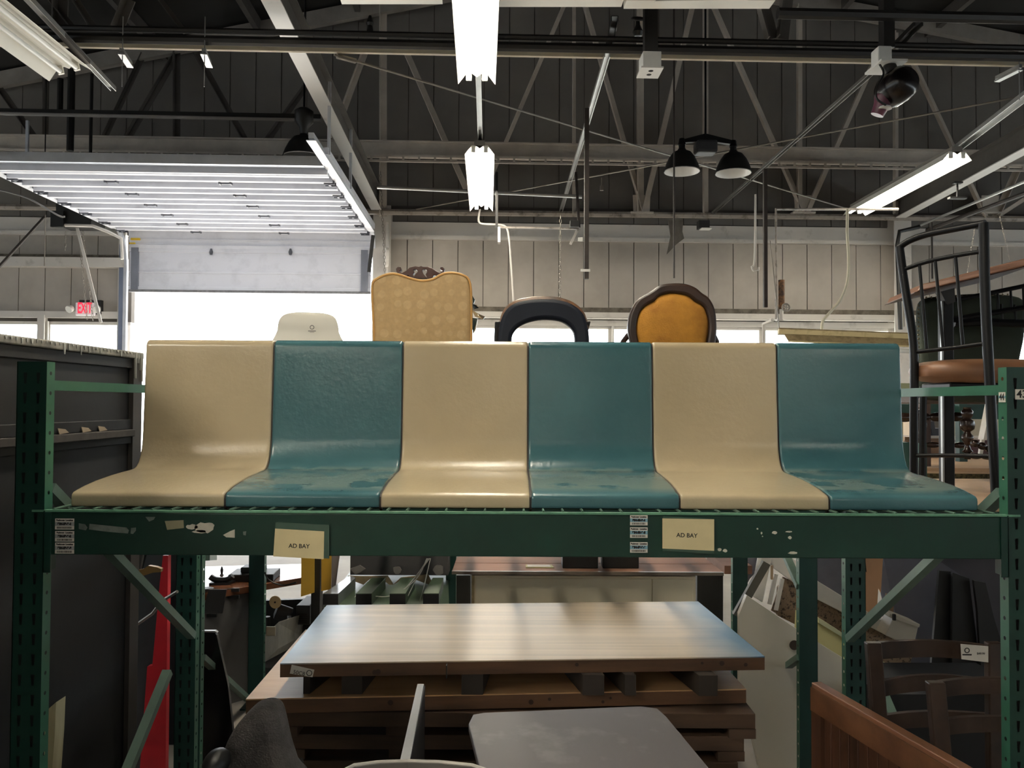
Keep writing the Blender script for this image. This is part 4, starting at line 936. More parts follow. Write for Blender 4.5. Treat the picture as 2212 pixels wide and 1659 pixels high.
def slab(label, fl, fr_, bl, br, z, th, mtop, n=1, group=None, knots=True):
    P = [atz(*q, z) for q in (fl, fr_, br, bl)]
    c = sum(P, Vector())/4; t = thing('wood_slab', label, 'wood slab', (c.x, c.y, z-th), group=group)
    d = .004
    mk('core', MB().prism([p-V(0,0,th) for p in P], (0,0,th-d)), slabe, t, bevel=.001)
    mk('top_face', MB().prism([p-V(0,0,d) for p in P], (0,0,d)), mtop, t)
    yf = min(P[0].y, P[1].y)
    if knots:
        for k in range(7):
            u = random.random(); p = P[0].lerp(P[1], u); mk('knot', MB().lathe([(random.uniform(.004,.010),0),(.003,.0012)], (p.x, p.y-.0012, z-th*random.uniform(.35,.75)), (0,1,0), 8), M('knot_dark', (52,32,20)), t)
    return t, P
TH = .047
t1, P1 = slab('topmost wood slab of the stack, bluish ends, white price tag on its edge', (605,1433), (1652,1418), (706,1307), (1508,1299), at(1106,1425,2.75).z, TH, slabtop)
mk('joint_line', MB().box((at(967,1440,2.75).x-.0015, P1[0].y-.004, P1[0].z-TH), (at(967,1440,2.75).x+.0015, P1[0].y+.02, P1[0].z-.003)), ink, t1)
z2 = at(570,1508,2.70).z
t2, P2 = slab('second wood slab from the top, bare pale end showing at left', (531,1510), (1612,1488), (660,1360), (1480,1350), z2, .05, wood('slab_pale', (196,158,116), (172,134,96), rough=.45, rings=10))
# price tag on the top slab
a = at(655,1452,2.74); YTg = P1[0].lerp(P1[1], .04).y-.004; tg = mk('price_tag', MB().prism([at(630,1436,YTg), at(679,1447,YTg), at(675,1463,YTg), at(626,1455,YTg)], (0,.001,0)), paperw, t1)
p = at(646,1454,YTg-.002); text('50C8', .018, (p.x, p.y, p.z), (1,0,-.2), (.2,0,1), ink, tg)
p = at(668,1454,YTg-.002); mk('stamp_mark', MB().tube([p+V(.009*math.cos(q),0,.009*math.sin(q)) for q in [j*math.pi/5 for j in range(11)]], .0012, 4), ink, tg)
# loose dark spacers between the two
for k, (px, w_) in enumerate(((662,14),(760,44),(1020,46),(1282,46),(1362,24),(1530,40))):
    p = at(px, 1497, 2.74); q = V(.14,.7,0) if k in (0,) else V(.05 if px < 1100 else -.12, .55, 0); hw = w_/F*2.74/2
    A = V(p.x, p.y, 0)
    m = MB().prism([A+V(-hw,0,z2), A+V(hw,0,z2), A+V(hw,0,z2)+q, A+V(-hw,0,z2)+q], (0,0,P1[0].z-TH-z2))
    mk('spacer_block', m, M('spacer_dark', (44,36,30), rough=.7, var=.3), label=('thin spacer stick', 'dark spacer block', 'dark spacer block', 'brown spacer block', 'thin black spacer strip', 'dark spacer block')[k]+' under the top slab, '+('leftmost', 'second from left', 'below the middle', 'right of the middle', 'second from right', 'rightmost')[k], cat='spacer')
zz = z2-.05-.006; k = 0
dk = wood('slab_dark', (74,54,38), (46,33,24), rough=.7, rings=12)  # darker wood for the lower slabs and their spacers
names = ['third', 'fourth', 'fifth', 'sixth', 'seventh', 'lowest']
while zz > .12 and k < 6:
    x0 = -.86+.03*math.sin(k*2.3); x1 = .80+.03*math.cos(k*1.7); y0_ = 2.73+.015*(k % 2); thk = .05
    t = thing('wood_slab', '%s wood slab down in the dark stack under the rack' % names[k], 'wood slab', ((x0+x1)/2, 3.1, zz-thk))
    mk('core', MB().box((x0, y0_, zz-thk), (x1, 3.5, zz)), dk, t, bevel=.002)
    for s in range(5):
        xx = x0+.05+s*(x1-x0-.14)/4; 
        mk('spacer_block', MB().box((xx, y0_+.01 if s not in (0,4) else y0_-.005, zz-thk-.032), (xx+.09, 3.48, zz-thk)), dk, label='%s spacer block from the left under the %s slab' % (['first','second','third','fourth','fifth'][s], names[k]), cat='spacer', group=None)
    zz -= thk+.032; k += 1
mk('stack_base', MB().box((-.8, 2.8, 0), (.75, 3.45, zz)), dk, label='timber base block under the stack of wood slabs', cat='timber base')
# ================================================================== LOW FRONT THINGS
# grey table
zt_ = .70; tb = thing('grey_table', 'grey laminate table with rounded corners in front of the slab stack', 'table', (.2, 1.9, 0))
pts = [atz(1036,1659,zt_), atz(1012,1563,zt_), atz(1022,1543,zt_), atz(1045,1539,zt_), atz(1385,1525,zt_), atz(1420,1530,zt_), atz(1440,1548,zt_), atz(1532,1659,zt_)]
xl = pts[0].x + (pts[0].x-pts[1].x)*1.0; xr = pts[-1].x+.02
pts = [V(xl+.04,1.42,zt_), V(xl,1.47,zt_)] + pts + [V(xr,1.47,zt_), V(xr-.04,1.42,zt_)]
mk('table_top', MB().prism([p-V(0,0,.022) for p in pts], (0,0,.022)), M('grey_laminate', (98,93,94), rough=.5, rgb2=(118,114,114), lo=.55, hi=.7, scale=6), tb, bevel=.003)
for x, y in ((.0,1.5),(.42,1.5),(-.05,2.2),(.40,2.2)): mk('leg', MB().tube([(x,y,0),(x,y,zt_-.022)], .016, 10), steel, tb, smooth=True)
mk('apron', MB().box((-.02,1.5,zt_-.09),(.4,2.2,zt_-.022)), dsteel, tb)
# board on edge
a, b = atz(910,1478,.71), atz(874,1646,.71)
bd = thing('upright_board', 'narrow dark board standing on edge with a bright white top edge', 'board', ((a.x+b.x)/2, (a.y+b.y)/2, 0))
n_ = V(.014,0,0)
mk('board', MB().prism([V(a.x-.012,a.y,0), V(a.x+.012,a.y,0), V(b.x+.012,b.y,0), V(b.x-.012,b.y,0)], (0,0,.705)), M('board_dark', (46,42,42), rough=.6, var=.2), bd)
mk('edge_band', MB().prism([V(a.x-.012,a.y,.705), V(a.x+.008,a.y,.705), V(b.x+.012,b.y,.705), V(b.x-.012,b.y,.705)], (0,0,.006)), M('edge_white', (205,205,205), rough=.4), bd)
# chair with thin curved metal rim, cut by the bottom edge
cp = [at(735,1668,1.75), at(765,1653,1.78), at(820,1646,1.8), at(880,1644,1.81), at(950,1646,1.8), at(1020,1653,1.78), at(1075,1672,1.74)]
ch = thing('rim_chair', 'chair with a thin pale curved back rim at the bottom edge of the picture', 'chair', (cp[3].x, 1.6, 0))
mk('backrest', MB().loft([p for p in cp], [p-V(0,0,.22) for p in cp], closed=False), M('rim_grey', (98,94,90), rough=.5), ch)
mk('back_rim', MB().tube(cp, .004, 6), M('rim_pale', (180,176,168), rough=.4), ch)
mk('seat', MB().box((cp[1].x, 1.3, .42), (cp[5].x, 1.74, .46)), dsteel, ch, bevel=.01)
for x in (cp[1].x+.02, cp[5].x-.02):
    for y in (1.33, 1.72): mk('leg', MB().tube([(x,y,0),(x,y,.42)], .012, 8), dsteel, ch)
    mk('back_post', MB().tube([(x,1.72,.42),(x,1.77,.74)], .012, 8), dsteel, ch)
# fuzzy armchair
fz = M('fuzzy_grey', (88,84,82), rough=1.0, rgb2=(50,47,46), lo=.35, hi=.65, scale=9, bump=.8, bscale=220)
ol = smoothpoly([(452,1700),(478,1660),(482,1620),(505,1575),(532,1545),(552,1532),(575,1530),(594,1542),(604,1575),(614,1620),(628,1665),(640,1700)], 4)
pp = pxz(ol, 1.98); am = thing('fuzzy_armchair', 'grey fuzzy upholstered armchair back rising at the bottom left', 'armchair', (-.64, 1.9, 0))
m = shape([pp], 2.02, .11, .03); o = mk('backrest', m, fz, am, smooth=True)
mk('arm_pad', MB().blob((-.62,1.80,.52),(.13,.22,.08), pw=.7), fz, am, smooth=True)
mk('seat_cushion', MB().box((-.78,1.6,.3),(-.52,2.0,.44)), fz, am, bevel=.03, seg=3)
mk('base', MB().box((-.76,1.62,.0),(-.54,1.98,.3)), dsteel, am)
p = at(468,1648,1.9); mk('wing_tip', MB().blob(p,(.03,.05,.03)), black, am, smooth=True)
# beadboard panel
za_ = .70; a, b = atz(1757,1473,za_), atz(2085,1662,za_)
wd1 = wood('beadboard_oak', (106,70,46), (78,50,32), rough=.42, rings=8); wd2 = wood('beadboard_oak_v', (78,48,32), (54,34,24), rough=.5, axis='Z', rings=14)
bb = thing('wainscot_board', 'brown wooden beadboard panel with a top rail standing in front of the dark chairs', 'wood panel', ((a.x+b.x)/2, (a.y+b.y)/2, 0))
d = (b-a).normalized(); b2 = b+d*.5; s = V(d.y,-d.x,0)
if s.x < 0: s = -s
mk('cap_rail', MB().bar(a-V(0,0,.008)+s*.01, b2-V(0,0,.008)+s*.01, .035, .016), M('cap_brown', (120,82,60), rough=.3), bb, bevel=.003)
mk('top_rail', MB().bar(a-V(0,0,.052), b2-V(0,0,.052), .022, .075), wd1, bb)
Lp = (b2-a).length; k = int(Lp/.042)
for i in range(k):
    p = a+d*(i*Lp/k); q = a+d*((i+1)*Lp/k-.004)
    p.z = q.z = 0.0; p = p+s*.006; q = q+s*.006
    mk('slat', MB().prism([p, q, q+s*.01, p+s*.01], (0,0,.615)), wd2, bb, bevel=.0015, seg=1)
p = a+d*.0; mk('end_stile', MB().prism([V(p.x,p.y,0)+s*-.008, V(p.x,p.y,0)+d*.05+s*-.008, V(p.x,p.y,0)+d*.05+s*.014, V(p.x,p.y,0)+s*.014], (0,0,.66)), wd2, bb)
# ladder back chairs
dkw = M('chair_dark_brown', (58,42,32), rough=.4, rgb2=(40,28,22), lo=.4, hi=.6, scale=6, spec=.4)
def ladder(label, Y, xl, xr, top, slats, tagpx=None, post_in=0):
    """xl,xr px of outer posts at top; slats list of (y_left, y_mid, y_right, thickness) in px"""
    zs = at(xl, top, Y).z
    c = at((xl+xr)/2, top, Y); t = thing('ladderback_chair', label, 'chair', (c.x, Y, 0))
    for s_, px in ((-1, xl), (1, xr)):
        a = at(px, top, Y); fx = a.x - s_*.04
        m = MB().prism([(a.x-.0 if s_ < 0 else a.x-.045, Y, a.z), (a.x+.045 if s_ < 0 else a.x, Y, a.z), (fx+.022, Y-.03, .44), (fx-.022, Y-.03, .44)], (0,.028,0))
        m.prism([(fx-.022,Y-.03,.44),(fx+.022,Y-.03,.44),(fx+.018,Y,.0),(fx-.018,Y,.0)], (0,.03,0)); mk('back_post', m, dkw, t, bevel=.004)
        mk('leg', MB().box((fx-.018,Y-.42,0),(fx+.018,Y-.385,.43)), dkw, t, bevel=.003)
    for yl, ym, yr, hpx in slats:
        P = []; 
        pts = smoothpoly([(xl+6,yl),((xl*3+xr)/4,(yl+ym*2)/3-1),((xl+xr)/2,ym),((xl+xr*3)/4,(yr+ym*2)/3),(xr-6,yr)], 4, False)
        A = [at(x, y, Y+.012+.03*math.sin(math.pi*i/(len(pts)-1))) for i, (x, y) in enumerate(pts)]; B = [at(x, y+hpx, Y+.012+.03*math.sin(math.pi*i/(len(pts)-1))) for i, (x, y) in enumerate(pts)]
        th_ = V(0,.016,0); m = MB(); n = len(A)
        m.add(A+B+[p+th_ for p in A]+[p+th_ for p in B], [(i,i+1,n+i+1,n+i) for i in range(n-1)]+[(2*n+i,3*n+i,3*n+i+1,2*n+i+1) for i in range(n-1)]+[(i,2*n+i,2*n+i+1,i+1) for i in range(n-1)]+[(n+i,n+i+1,3*n+i+1,3*n+i) for i in range(n-1)]+[(0,n,3*n,2*n),(n-1,3*n-1,4*n-1,2*n-1)])
        mk('back_slat', m, dkw, t)
    a, b = at(xl, top, Y), at(xr, top, Y)
    mk('seat', MB().box((a.x+.0,Y-.43,.43),(b.x-.0,Y-.02,.46)), dkw, t, bevel=.01)
    if tagpx:
        q = [at(x, y, Y-.003) for x, y in tagpx]; tg = mk('price_tag', MB().prism(q, (0,.001,0)), paperw, t)
        c = at(2089,1405,Y-.006); mk('stamp_mark', MB().tube([c+V(.007*math.cos(k_),0,.007*math.sin(k_)) for k_ in [j*math.pi/5 for j in range(11)]], .0014, 4).box((c.x-.014,c.y,c.z-.015),(c.x+.014,c.y+.0004,c.z-.011)), ink, tg)
        c = at(2119,1412,Y-.006); text('$49.99', .009, c, (1,0,0), (0,0,1), ink, tg)
    return t
ladder('tall dark brown ladderback chair with a white price tag on its top slat', 2.44, 1874, 2168, 1390, [(1390,1384,1400,36),(1478,1458,1474,34),(1552,1537,1545,34)], [(2075,1391),(2135,1396),(2135,1431),(2077,1424)])
ladder('dark brown ladderback chair standing in front of the tagged one', 2.16, 2008, 2268, 1476, [(1476,1465,1470,34),(1560,1548,1552,34)])
# ================================================================== BEHIND, LOWER LEFT
# leaning grey and red panels, dark pieces
def leaner(name, label, cat, poly, Y, th_, mat, lean=0.0, **kw):
    """flat board traced in the view, standing at depth Y, its foot nearer by `lean` per metre of height"""
    P = []
    for x, y in poly:
        q = at(x, y, Y); Yq = Y
        for _ in range(6): Yq = Y - lean*(1.3-q.z); q = at(x, y, Yq)
        q.z = max(q.z, .003); P.append(q)
    return mk(name, MB().prism(P, (0, th_, 0)), mat, label=label, cat=cat, **kw)
gpan = M('panel_grey_blue', (70,76,80), rough=.55, var=.2, scale=3)
redm = M('red_paint', (222,44,56), rough=.45, var=.1)
leaner('red_board', 'bright red board standing behind the left rear post', 'board', [(352,1200),(363,1200),(357,1700),(300,1700),(318,1440),(329,1438),(345,1260)], 3.4, .03, redm)
leaner('grey_board', 'blue grey board leaning beside the red board', 'board', [(318,1195),(352,1195),(344,1300),(328,1440),(312,1700),(252,1700),(262,1500),(280,1350),(300,1260)], 3.5, .02, gpan)
leaner('narrow_board', 'narrow dark grey board between the black cabinet and the blue grey board', 'board', [(282,1195),(308,1195),(283,1340),(268,1500),(250,1700),(240,1700),(250,1400),(272,1260)], 3.3, .02, M('panel_dark_grey', (60,58,56), rough=.6))
leaner('brass_spring', 'twisted brass coloured strip at the top of the grey boards', 'metal strip', [(293,1233),(310,1229),(320,1222),(338,1225),(348,1229),(347,1236),(330,1237),(312,1243),(300,1246)], 3.25, .02, M('brass_dull', (176,140,84), rough=.4, metal=.5))
leaner('pale_timber', 'pale raw timber piece standing at the bottom left beside the front post', 'timber', [(97,1560),(106,1530),(121,1517),(118,1590),(110,1700),(92,1700)], 2.35, .05, wood('pine_raw', (206,196,160), (178,164,124), axis='Z'))
mk('thin_rod', MB().tube([at(383,1278,2.95), at(350,1298,3.0), at(330,1325,3.0), at(280,1360,3.1)], .006, 6), rodm, label='thin bent metal rod crossing in front of the red board', cat='rod')
# second rack (back to back)
r2 = thing('pallet_rack', 'second green pallet rack behind, carrying the upholstered chairs', 'rack', (0, 3.35, 0))
X2L, X2R = at(408,1400,3.35).x, at(1727,1400,3.35).x
upright(r2, X2L, X2L+.05, 3.35, 1.33, 1, greenD, greenL, slots=False)
upright(r2, X2R, X2R+.076, 3.35, 1.33, -1, greenD, greenL, slots=False)
upright(r2, at(536,1400,4.2).x, at(569,1400,4.2).x, 4.2, 1.33, 1, greenD, greenL, slots=False)
upright(r2, at(1567,1400,4.45).x, at(1598,1400,4.45).x, 4.3, 1.33, -1, greenD, greenL, slots=False)
upright(r2, at(962,1400,4.3).x, at(984,1400,4.3).x, 4.3, 1.33, -1, greenD, greenL, slots=False)
for y in (3.36, 4.28): mk('beam', MB().box((X2L-.3, y-.02, 1.09), (2.75, y+.025, 1.175)), greenD, r2)
brz = M('brace_zinc_green', (96,118,108))
mk('frame_diagonal', MB().bar(at(1698,1200,3.6), at(1728,1268,3.36), .03, .024), brz, r2)
mk('frame_diagonal', MB().bar(at(1615,1500,4.1), at(1728,1420,3.36), .03, .024), brz, r2)
mk('frame_diagonal', MB().bar(at(436,1420,3.4), at(535,1510,4.2), .03, .024), brz, r2)
mk('frame_diagonal', MB().bar(at(445,1205,3.42), at(462,1205,4.2), .03, .024), brz, r2)
mk('shelf_board', MB().box((1.32, 3.20, 1.175), (2.8, 4.35, 1.20)), wood('shelf_ply', (188,158,126), (164,134,104), rough=.6, rings=6), r2)
for k in range(14): mk('deck_bar', MB().box((X2L-.25+k*.195, 3.33, 1.178), (X2L-.205+k*.195, 4.32, 1.198)), greenD, r2)
for p0_, p1_ in (((1944,955),(1957,955)),((1981,957),(1994,957))):
    a, b = at(*p0_, 4.4), at(*p1_, 4.4); mk('post_stub', MB().box((a.x,4.36,1.0),(b.x,4.42,a.z)), greenD, r2)
    mk('post_flange', MB().box((a.x-.02,4.37,1.0),(a.x,4.40,a.z)), M('flange_pale', (120,170,165)), r2)
# dark desk with brown top
dsk = thing('desk', 'dark metal desk with a glossy brown top behind the left rear post', 'desk', (-1.45, 3.9, 0))
zt_ = .62
TP = [atz(440,1288,zt_), atz(672,1248,zt_), atz(735,1225,zt_), atz(500,1238,zt_)]
TP = [atz(420,1286,zt_), atz(700,1240,zt_), atz(705,1225,zt_)+V(0,.12,0), atz(440,1232,zt_)+V(-.1,.1,0)]
mk('desk_top', MB().prism([p-V(0,0,.035) for p in TP], (0,0,.035)), wood('desk_brown', (122,78,56), (92,56,40), rough=.22, rings=6), dsk, bevel=.003)
BP = [TP[0]+V(.03,.04,-.035), TP[1]+V(-.03,.04,-.035), TP[2]+V(-.03,-.03,-.035), TP[3]+V(.03,-.03,-.035)]
# front: louvred metal panel at left half
q0, q1 = BP[0], BP[0].lerp(BP[1], .48)
mk('front_panel', MB().prism([V(q0.x,q0.y,.02), V(q1.x,q1.y,.02), V(q1.x,q1.y+.03,.02), V(q0.x,q0.y+.03,.02)], (0,0,zt_-.055)), M('desk_grey', (92,89,88), rough=.5, var=.12), dsk)
mk('back_panel', MB().prism([V(BP[3].x,BP[3].y,.02), V(BP[2].x,BP[2].y,.02), V(BP[2].x,BP[2].y-.03,.02), V(BP[3].x,BP[3].y-.03,.02)], (0,0,.4)), black, dsk)
for px, py, l in ((490,1285,26),(490,1300,26),(525,1310,26),(525,1323,26),(455,1332,22),(520,1540,0)):
    if l == 0: continue
    a = at(px-l/2, py, q0.y-.006); a.y = q0.lerp(q1, max(0,min(1,(a.x-q0.x)/(q1.x-q0.x)))).y-.003
    mk('louvre', MB().box((a.x, a.y-.002, a.z-.008), (a.x+l/F*3.8, a.y+.012, a.z+.008)), ink, dsk)
p = at(462,1300,q0.y-.01); mk('vent_recess', MB().prism([V(p.x-.06,q0.y-.004,p.z-.06), V(p.x+.04,q0.y-.004,p.z-.06), V(p.x+.06,q0.y-.004,p.z+.06), V(p.x-.03,q0.y-.004,p.z+.06)], (0,.01,0)), ink, dsk)
mk('desk_leg', MB().box((TP[1].x-.08,TP[1].y+.03,0),(TP[1].x-.04,TP[1].y+.07,zt_-.035)), black, dsk)
mk('desk_leg', MB().box((TP[2].x-.08,TP[2].y-.07,0),(TP[2].x-.04,TP[2].y-.03,zt_-.035)), black, dsk)
mk('low_shelf', MB().box((at(572,1430,4.5).x, 4.42, 0), (at(668,1430,4.5).x, 4.9, at(575,1432,4.5).z)), dsteel, label='lower shelf under the desk holding the beige machine', cat='shelf')
# things on the desk
p = atz(478,1262,zt_); mk('phone_cradle', MB().prism([p+V(-.055,-.03,0), p+V(.055,-.02,0), p+V(.06,.05,0), p+V(-.06,.05,0)], (0,0,.012)).tube(smoothpoly([tuple(p+V(-.06,0,.04)),tuple(p+V(-.03,0,.025)),tuple(p+V(.03,0,.025)),tuple(p+V(.06,0,.045))], 3, False), .016, 6), black, label='small black curved stand on the brown desk top', cat='stand')
p = atz(545,1252,zt_+.0); st = thing('monitor_stand', 'black square based monitor stand at the back of the brown desk', 'monitor stand', p)
mk('base', MB().prism([p+V(-.11,-.07,0), p+V(.13,-.05,0), p+V(.12,.12,0), p+V(-.12,.1,0)], (0,0,.04)), black, st, bevel=.004)
mk('neck', MB().box((p.x-.02,p.y+.0,p.z+.04),(p.x+.03,p.y+.05,p.z+.22)), dsteel, st); mk('collar', MB().box((p.x-.06,p.y-.02,p.z+.04),(p.x+.06,p.y+.07,p.z+.07)), black, st, bevel=.005)
mk('figurine', MB().lathe([(.012,0),(.006,.01),(.009,.03),(.003,.05)], atz(479,1243,zt_), (0,0,1), 8), black, label='tiny dark figurine standing on the desk behind the black stand', cat='figurine')
p = atz(447,1276,zt_); mk('flat_puck', MB().lathe([(.035,0),(.035,.012),(.028,.015)], p, (0,0,1), 14), black, label='flat black disc on the front left corner of the brown desk', cat='disc')
mk('desk_cable', MB().tube(smoothpoly([tuple(at(x,y,4.0)) for x, y in [(572,1236),(580,1252),(600,1262),(618,1264),(640,1258)]], 4, False), .004, 5), black, label='black cable drooping over the desk edge beside the post', cat='cable')
# yellow sheets hanging
yel = M('yellow_sheet', (214,168,58), rough=.7, var=.06)
leaner('yellow_sheet', 'yellow paper sheet hanging left of the dark post', 'paper sheet', [(651,1195),(679,1195),(679,1280),(650,1289)], 3.95, .006, yel)
leaner('yellow_sheet', 'yellow paper sheet hanging right of the dark post', 'paper sheet', [(694,1195),(716,1195),(715,1273),(694,1277)], 4.0, .006, yel)
mk('dark_post', MB().box((at(680,1300,4.02).x,3.99,0),(at(694,1300,4.02).x,4.05,at(687,1150,4.0).z)), black, label='dark square post standing between the two yellow sheets', cat='post')
leaner('grey_flap', 'small mauve grey board edge right of the yellow sheets', 'board', [(716,1195),(734,1195),(731,1215),(724,1270),(716,1272)], 4.15, .012, M('mauve', (136,128,130)))
# machines on the lower shelf
mc = thing('beige_machine', 'small beige machine with black vent slots under the desk', 'machine', at(605,1425,4.5))
A = [at(572,1370,3.85), at(640,1345,4.6), at(630,1400,4.6), at(572,1432,3.85)]
mk('case', MB().prism(A, (0,.22,0)), M('machine_beige', (112,108,98), rough=.6, var=.2, scale=12), mc, bevel=.008)
for k in range(5):
    a = at(575, 1396+k*6, 4.49); mk('vent_slot', MB().bar(a, a+V(.055,.0,.010), .004, .005), ink, mc)
a = at(583,1362,3.84); mk('switch_plate', MB().box((a.x-.015,a.y-.01,a.z-.022),(a.x+.028,a.y,a.z+.02)), M('plate_beige', (150,140,120)), mc)
dm_ = thing('round_disc', 'cream round disc hanging above the beige machine', 'disc', at(594,1301,4.5))
mk('disc', MB().lathe([(.035,0),(.035,.006)], at(594,1301,4.5), (.2,1,0), 24), M('disc_cream', (198,162,104), rough=.6), dm_); mk('hub', MB().lathe([(.005,0),(.005,.003)], at(594,1301,4.497), (.2,-1,0), 10), ink, dm_)
mt = thing('old_motor', 'dark electric motor with a chrome cylinder on the shelf under the desk', 'motor', at(615,1340,4.6))
mk('barrel', MB().lathe([(.02,-.05),(.045,-.04),(.045,.04),(.02,.05)], at(612,1325,4.6), (1,.2,-.4), 14), dsteel, mt, smooth=True)
mk('cylinder', MB().tube([at(624,1362,4.55), at(625,1330,4.55)], .011, 12), steel, mt, smooth=True); mk('small_tube', MB().tube([at(577,1352,4.5), at(577,1332,4.5)], .018, 12), dsteel, mt, smooth=True)
bx = thing('black_crate', 'small dark slatted box on the shelf right of the motor', 'box', at(650,1345,4.6))
A = at(640,1308,4.62); B = at(665,1350,4.62)
mk('crate', MB().box((A.x,4.62,B.z),(B.x+.01,4.85,A.z)), dsteel, bx, bevel=.004)
for k in range(5): mk('slit', MB().box((A.x+.012,4.616,B.z+.012+k*.012),(B.x-.002,4.621,B.z+.016+k*.012)), ink, bx)
leaner('black_headboard', 'black curved panel with a bright top edge beside the left posts', 'panel', [(436,1366),(462,1366),(468,1372),(492,1480),(510,1700),(436,1700)], 3.55, .02, M('piano_black', (14,13,14), rough=.25, var=.1))
leaner('metal_cap_strip', 'bright metal strip capping the black curved panel', 'metal strip', [(436,1363),(464,1363),(469,1367),(464,1367),(436,1366)], 3.55, .02, steel)
# green corrugated sheets + grey carton above
cor = thing('corrugated_sheet', 'green corrugated metal sheet with raised ribs behind the slab stack', 'metal sheet', (-.75, 3.9, .64))
zt_ = .64; corm = M('green_sheet', (74,92,72), rough=.38, var=.2, scale=4, spec=.6)
mk('sheet', MB().prism([atz(700,1312,zt_), atz(970,1309,zt_), atz(968,1240,zt_), atz(755,1240,zt_)], (0,0,.01)), corm, cor)
for k, (f0, f1, b0, b1, mm) in enumerate(((698,731,758,768,M('rib_bright', (150,154,158), rough=.22, var=.2)),(769,803,803,833,corm),(842,876,867,896,corm),(914,948,935,958,corm))):
    z_ = zt_+.065; F0, F1, B0, B1 = atz(f0,1282,z_), atz(f1,1282,z_), atz(b0,1248 if k else 1242,z_), atz(b1,1248,z_)
    mk('rib', MB().prism([p-V(0,0,.055) for p in (F0,F1,B1,B0)], (0,0,.055)), mm, cor)
    mk('rib_end', MB().prism([F0-V(0,.002,.052), F1-V(0,.002,.052), F1-V(0,.002,.002), F0-V(0,.002,.002)], (0,-.002,0)), ink, cor)
bxm = thing('grey_carton', 'dark grey torn carton standing on the corrugated sheet', 'carton', at(850,1245,4.15))
A, B = at(757,1180,4.15), at(968,1243,4.15)
mk('carton', MB().box((A.x,4.15,B.z),(B.x,4.5,A.z)), M('carton_grey', (74,72,72), rough=.8, var=.15, scale=5), bxm)
kraft = M('torn_kraft', (132,116,92), rough=.9, var=.25, scale=20)
for pts in ([(752,1243),(790,1244),(838,1243),(846,1255),(850,1262),(842,1262),(828,1252),(800,1250),(786,1262),(770,1256)], [(850,1262),(866,1247),(925,1240),(932,1254),(928,1262),(900,1252),(872,1250)], [(757,1228),(778,1220),(790,1228),(778,1236),(768,1240)], ragged(858,1231,10,9,10), ragged(948,1230,12,12,10)):
    P = [at(x, y, 4.14) for x, y in pts]; mk('torn_flap', MB().prism(P, (0,-.012,0)), kraft if pts[0][1] > 1239 else M('scuff_grey', (118,114,110), rough=.8), bxm)
strm = M('string_white', (205,203,196), rough=.5)
for k, pts in enumerate(([(928,1206),(905,1240),(880,1290),(868,1303)], [(922,1206),(900,1250),(850,1285),(810,1288),(780,1282),(766,1290)], [(930,1206),(915,1270),(905,1303)], [(925,1206),(898,1245),(850,1300)])):
    mk('twine', MB().tube(smoothpoly([tuple(at(x, y, 3.85)) for x, y in pts], 5, False), .0022, 4), strm, label='white plastic twine strand trailing over the green sheet, '+('to the middle rib', 'curling left along the rib ends', 'falling straightest at right', 'crossing to the centre')[k], cat='twine')
# cream cabinet with brown board top
cc = thing('cream_cabinet', 'cream cabinet standing behind the slab stack', 'cabinet', at(1260,1400,3.95))
A, B = at(1019,1243,3.95), at(1503,1243,3.95)
mk('body', MB().box((A.x,3.95,.02),(B.x,4.2,A.z)), M('cream_lacquer', (243,230,200), rough=.5, var=.04), cc, bevel=.002)
q = at(1408,1250,3.95).x; mk('door', MB().box((A.x+.02,3.944,.05),(q-.002,3.951,A.z-.012)), M('cream_lacquer', (196,180,146)), cc, bevel=.001); mk('door', MB().box((q+.002,3.944,.05),(B.x-.015,3.951,A.z-.012)), M('cream_lacquer', (196,180,146)), cc, bevel=.001)
mk('side_strip', MB().box((A.x-.0,3.943,.02),(A.x+.014,3.95,A.z)), M('strip_worn', (170,150,110), rough=.7, var=.3, scale=40), cc)
br = wood('brown_board', (140,100,80), (112,78,60), rough=.7, rings=7)
tp = thing('long_counter', 'long brown wooden top with a metal front edge over the cream cabinet', 'table top', at(1260,1240,3.9))
zt_ = at(1106,1234,3.9).z; zb_ = at(1106,1241,3.9).z
A, B = at(976,1236,3.9), at(1563,1236,3.9)
mk('front_edge', MB().box((A.x,3.895,zb_),(B.x,3.91,zt_)), M('edge_metal', (126,116,104), rough=.35, metal=.3, var=.2, scale=10), tp)
for k in range(3): mk('board', MB().box((A.x,3.91+k*.19,zb_+.004),(B.x,3.91+k*.19+.185,zt_)), br, tp, bevel=.003)
p = atz(1166,1224,zt_); pcard = mk('picture_card', MB().prism([p+V(-.07,-.035,0), p+V(.07,-.035,0), p+V(.06,.03,0), p+V(-.07,.03,0)], (0,0,.004)), M('card_green', (168,160,110)), label='small pale framed card lying on the brown top', cat='card')
mk('card_face', MB().prism([p+V(-.062,-.028,.004), p+V(.055,-.028,.004), p+V(.05,.024,.004), p+V(-.062,.024,.004)], (0,0,.001)), paperw, pcard)
for k, (x0, x1) in enumerate(((1215,1292),(1302,1380))):
    a, b = atz(x0,1228,zt_), atz(x1,1228,zt_); mk('black_box', MB().box((a.x,a.y,zt_),(b.x,a.y+.12,zt_+.1)), black, label=('left','right')[k]+' of two black boxes standing on the brown top', cat='box', bevel=.004)
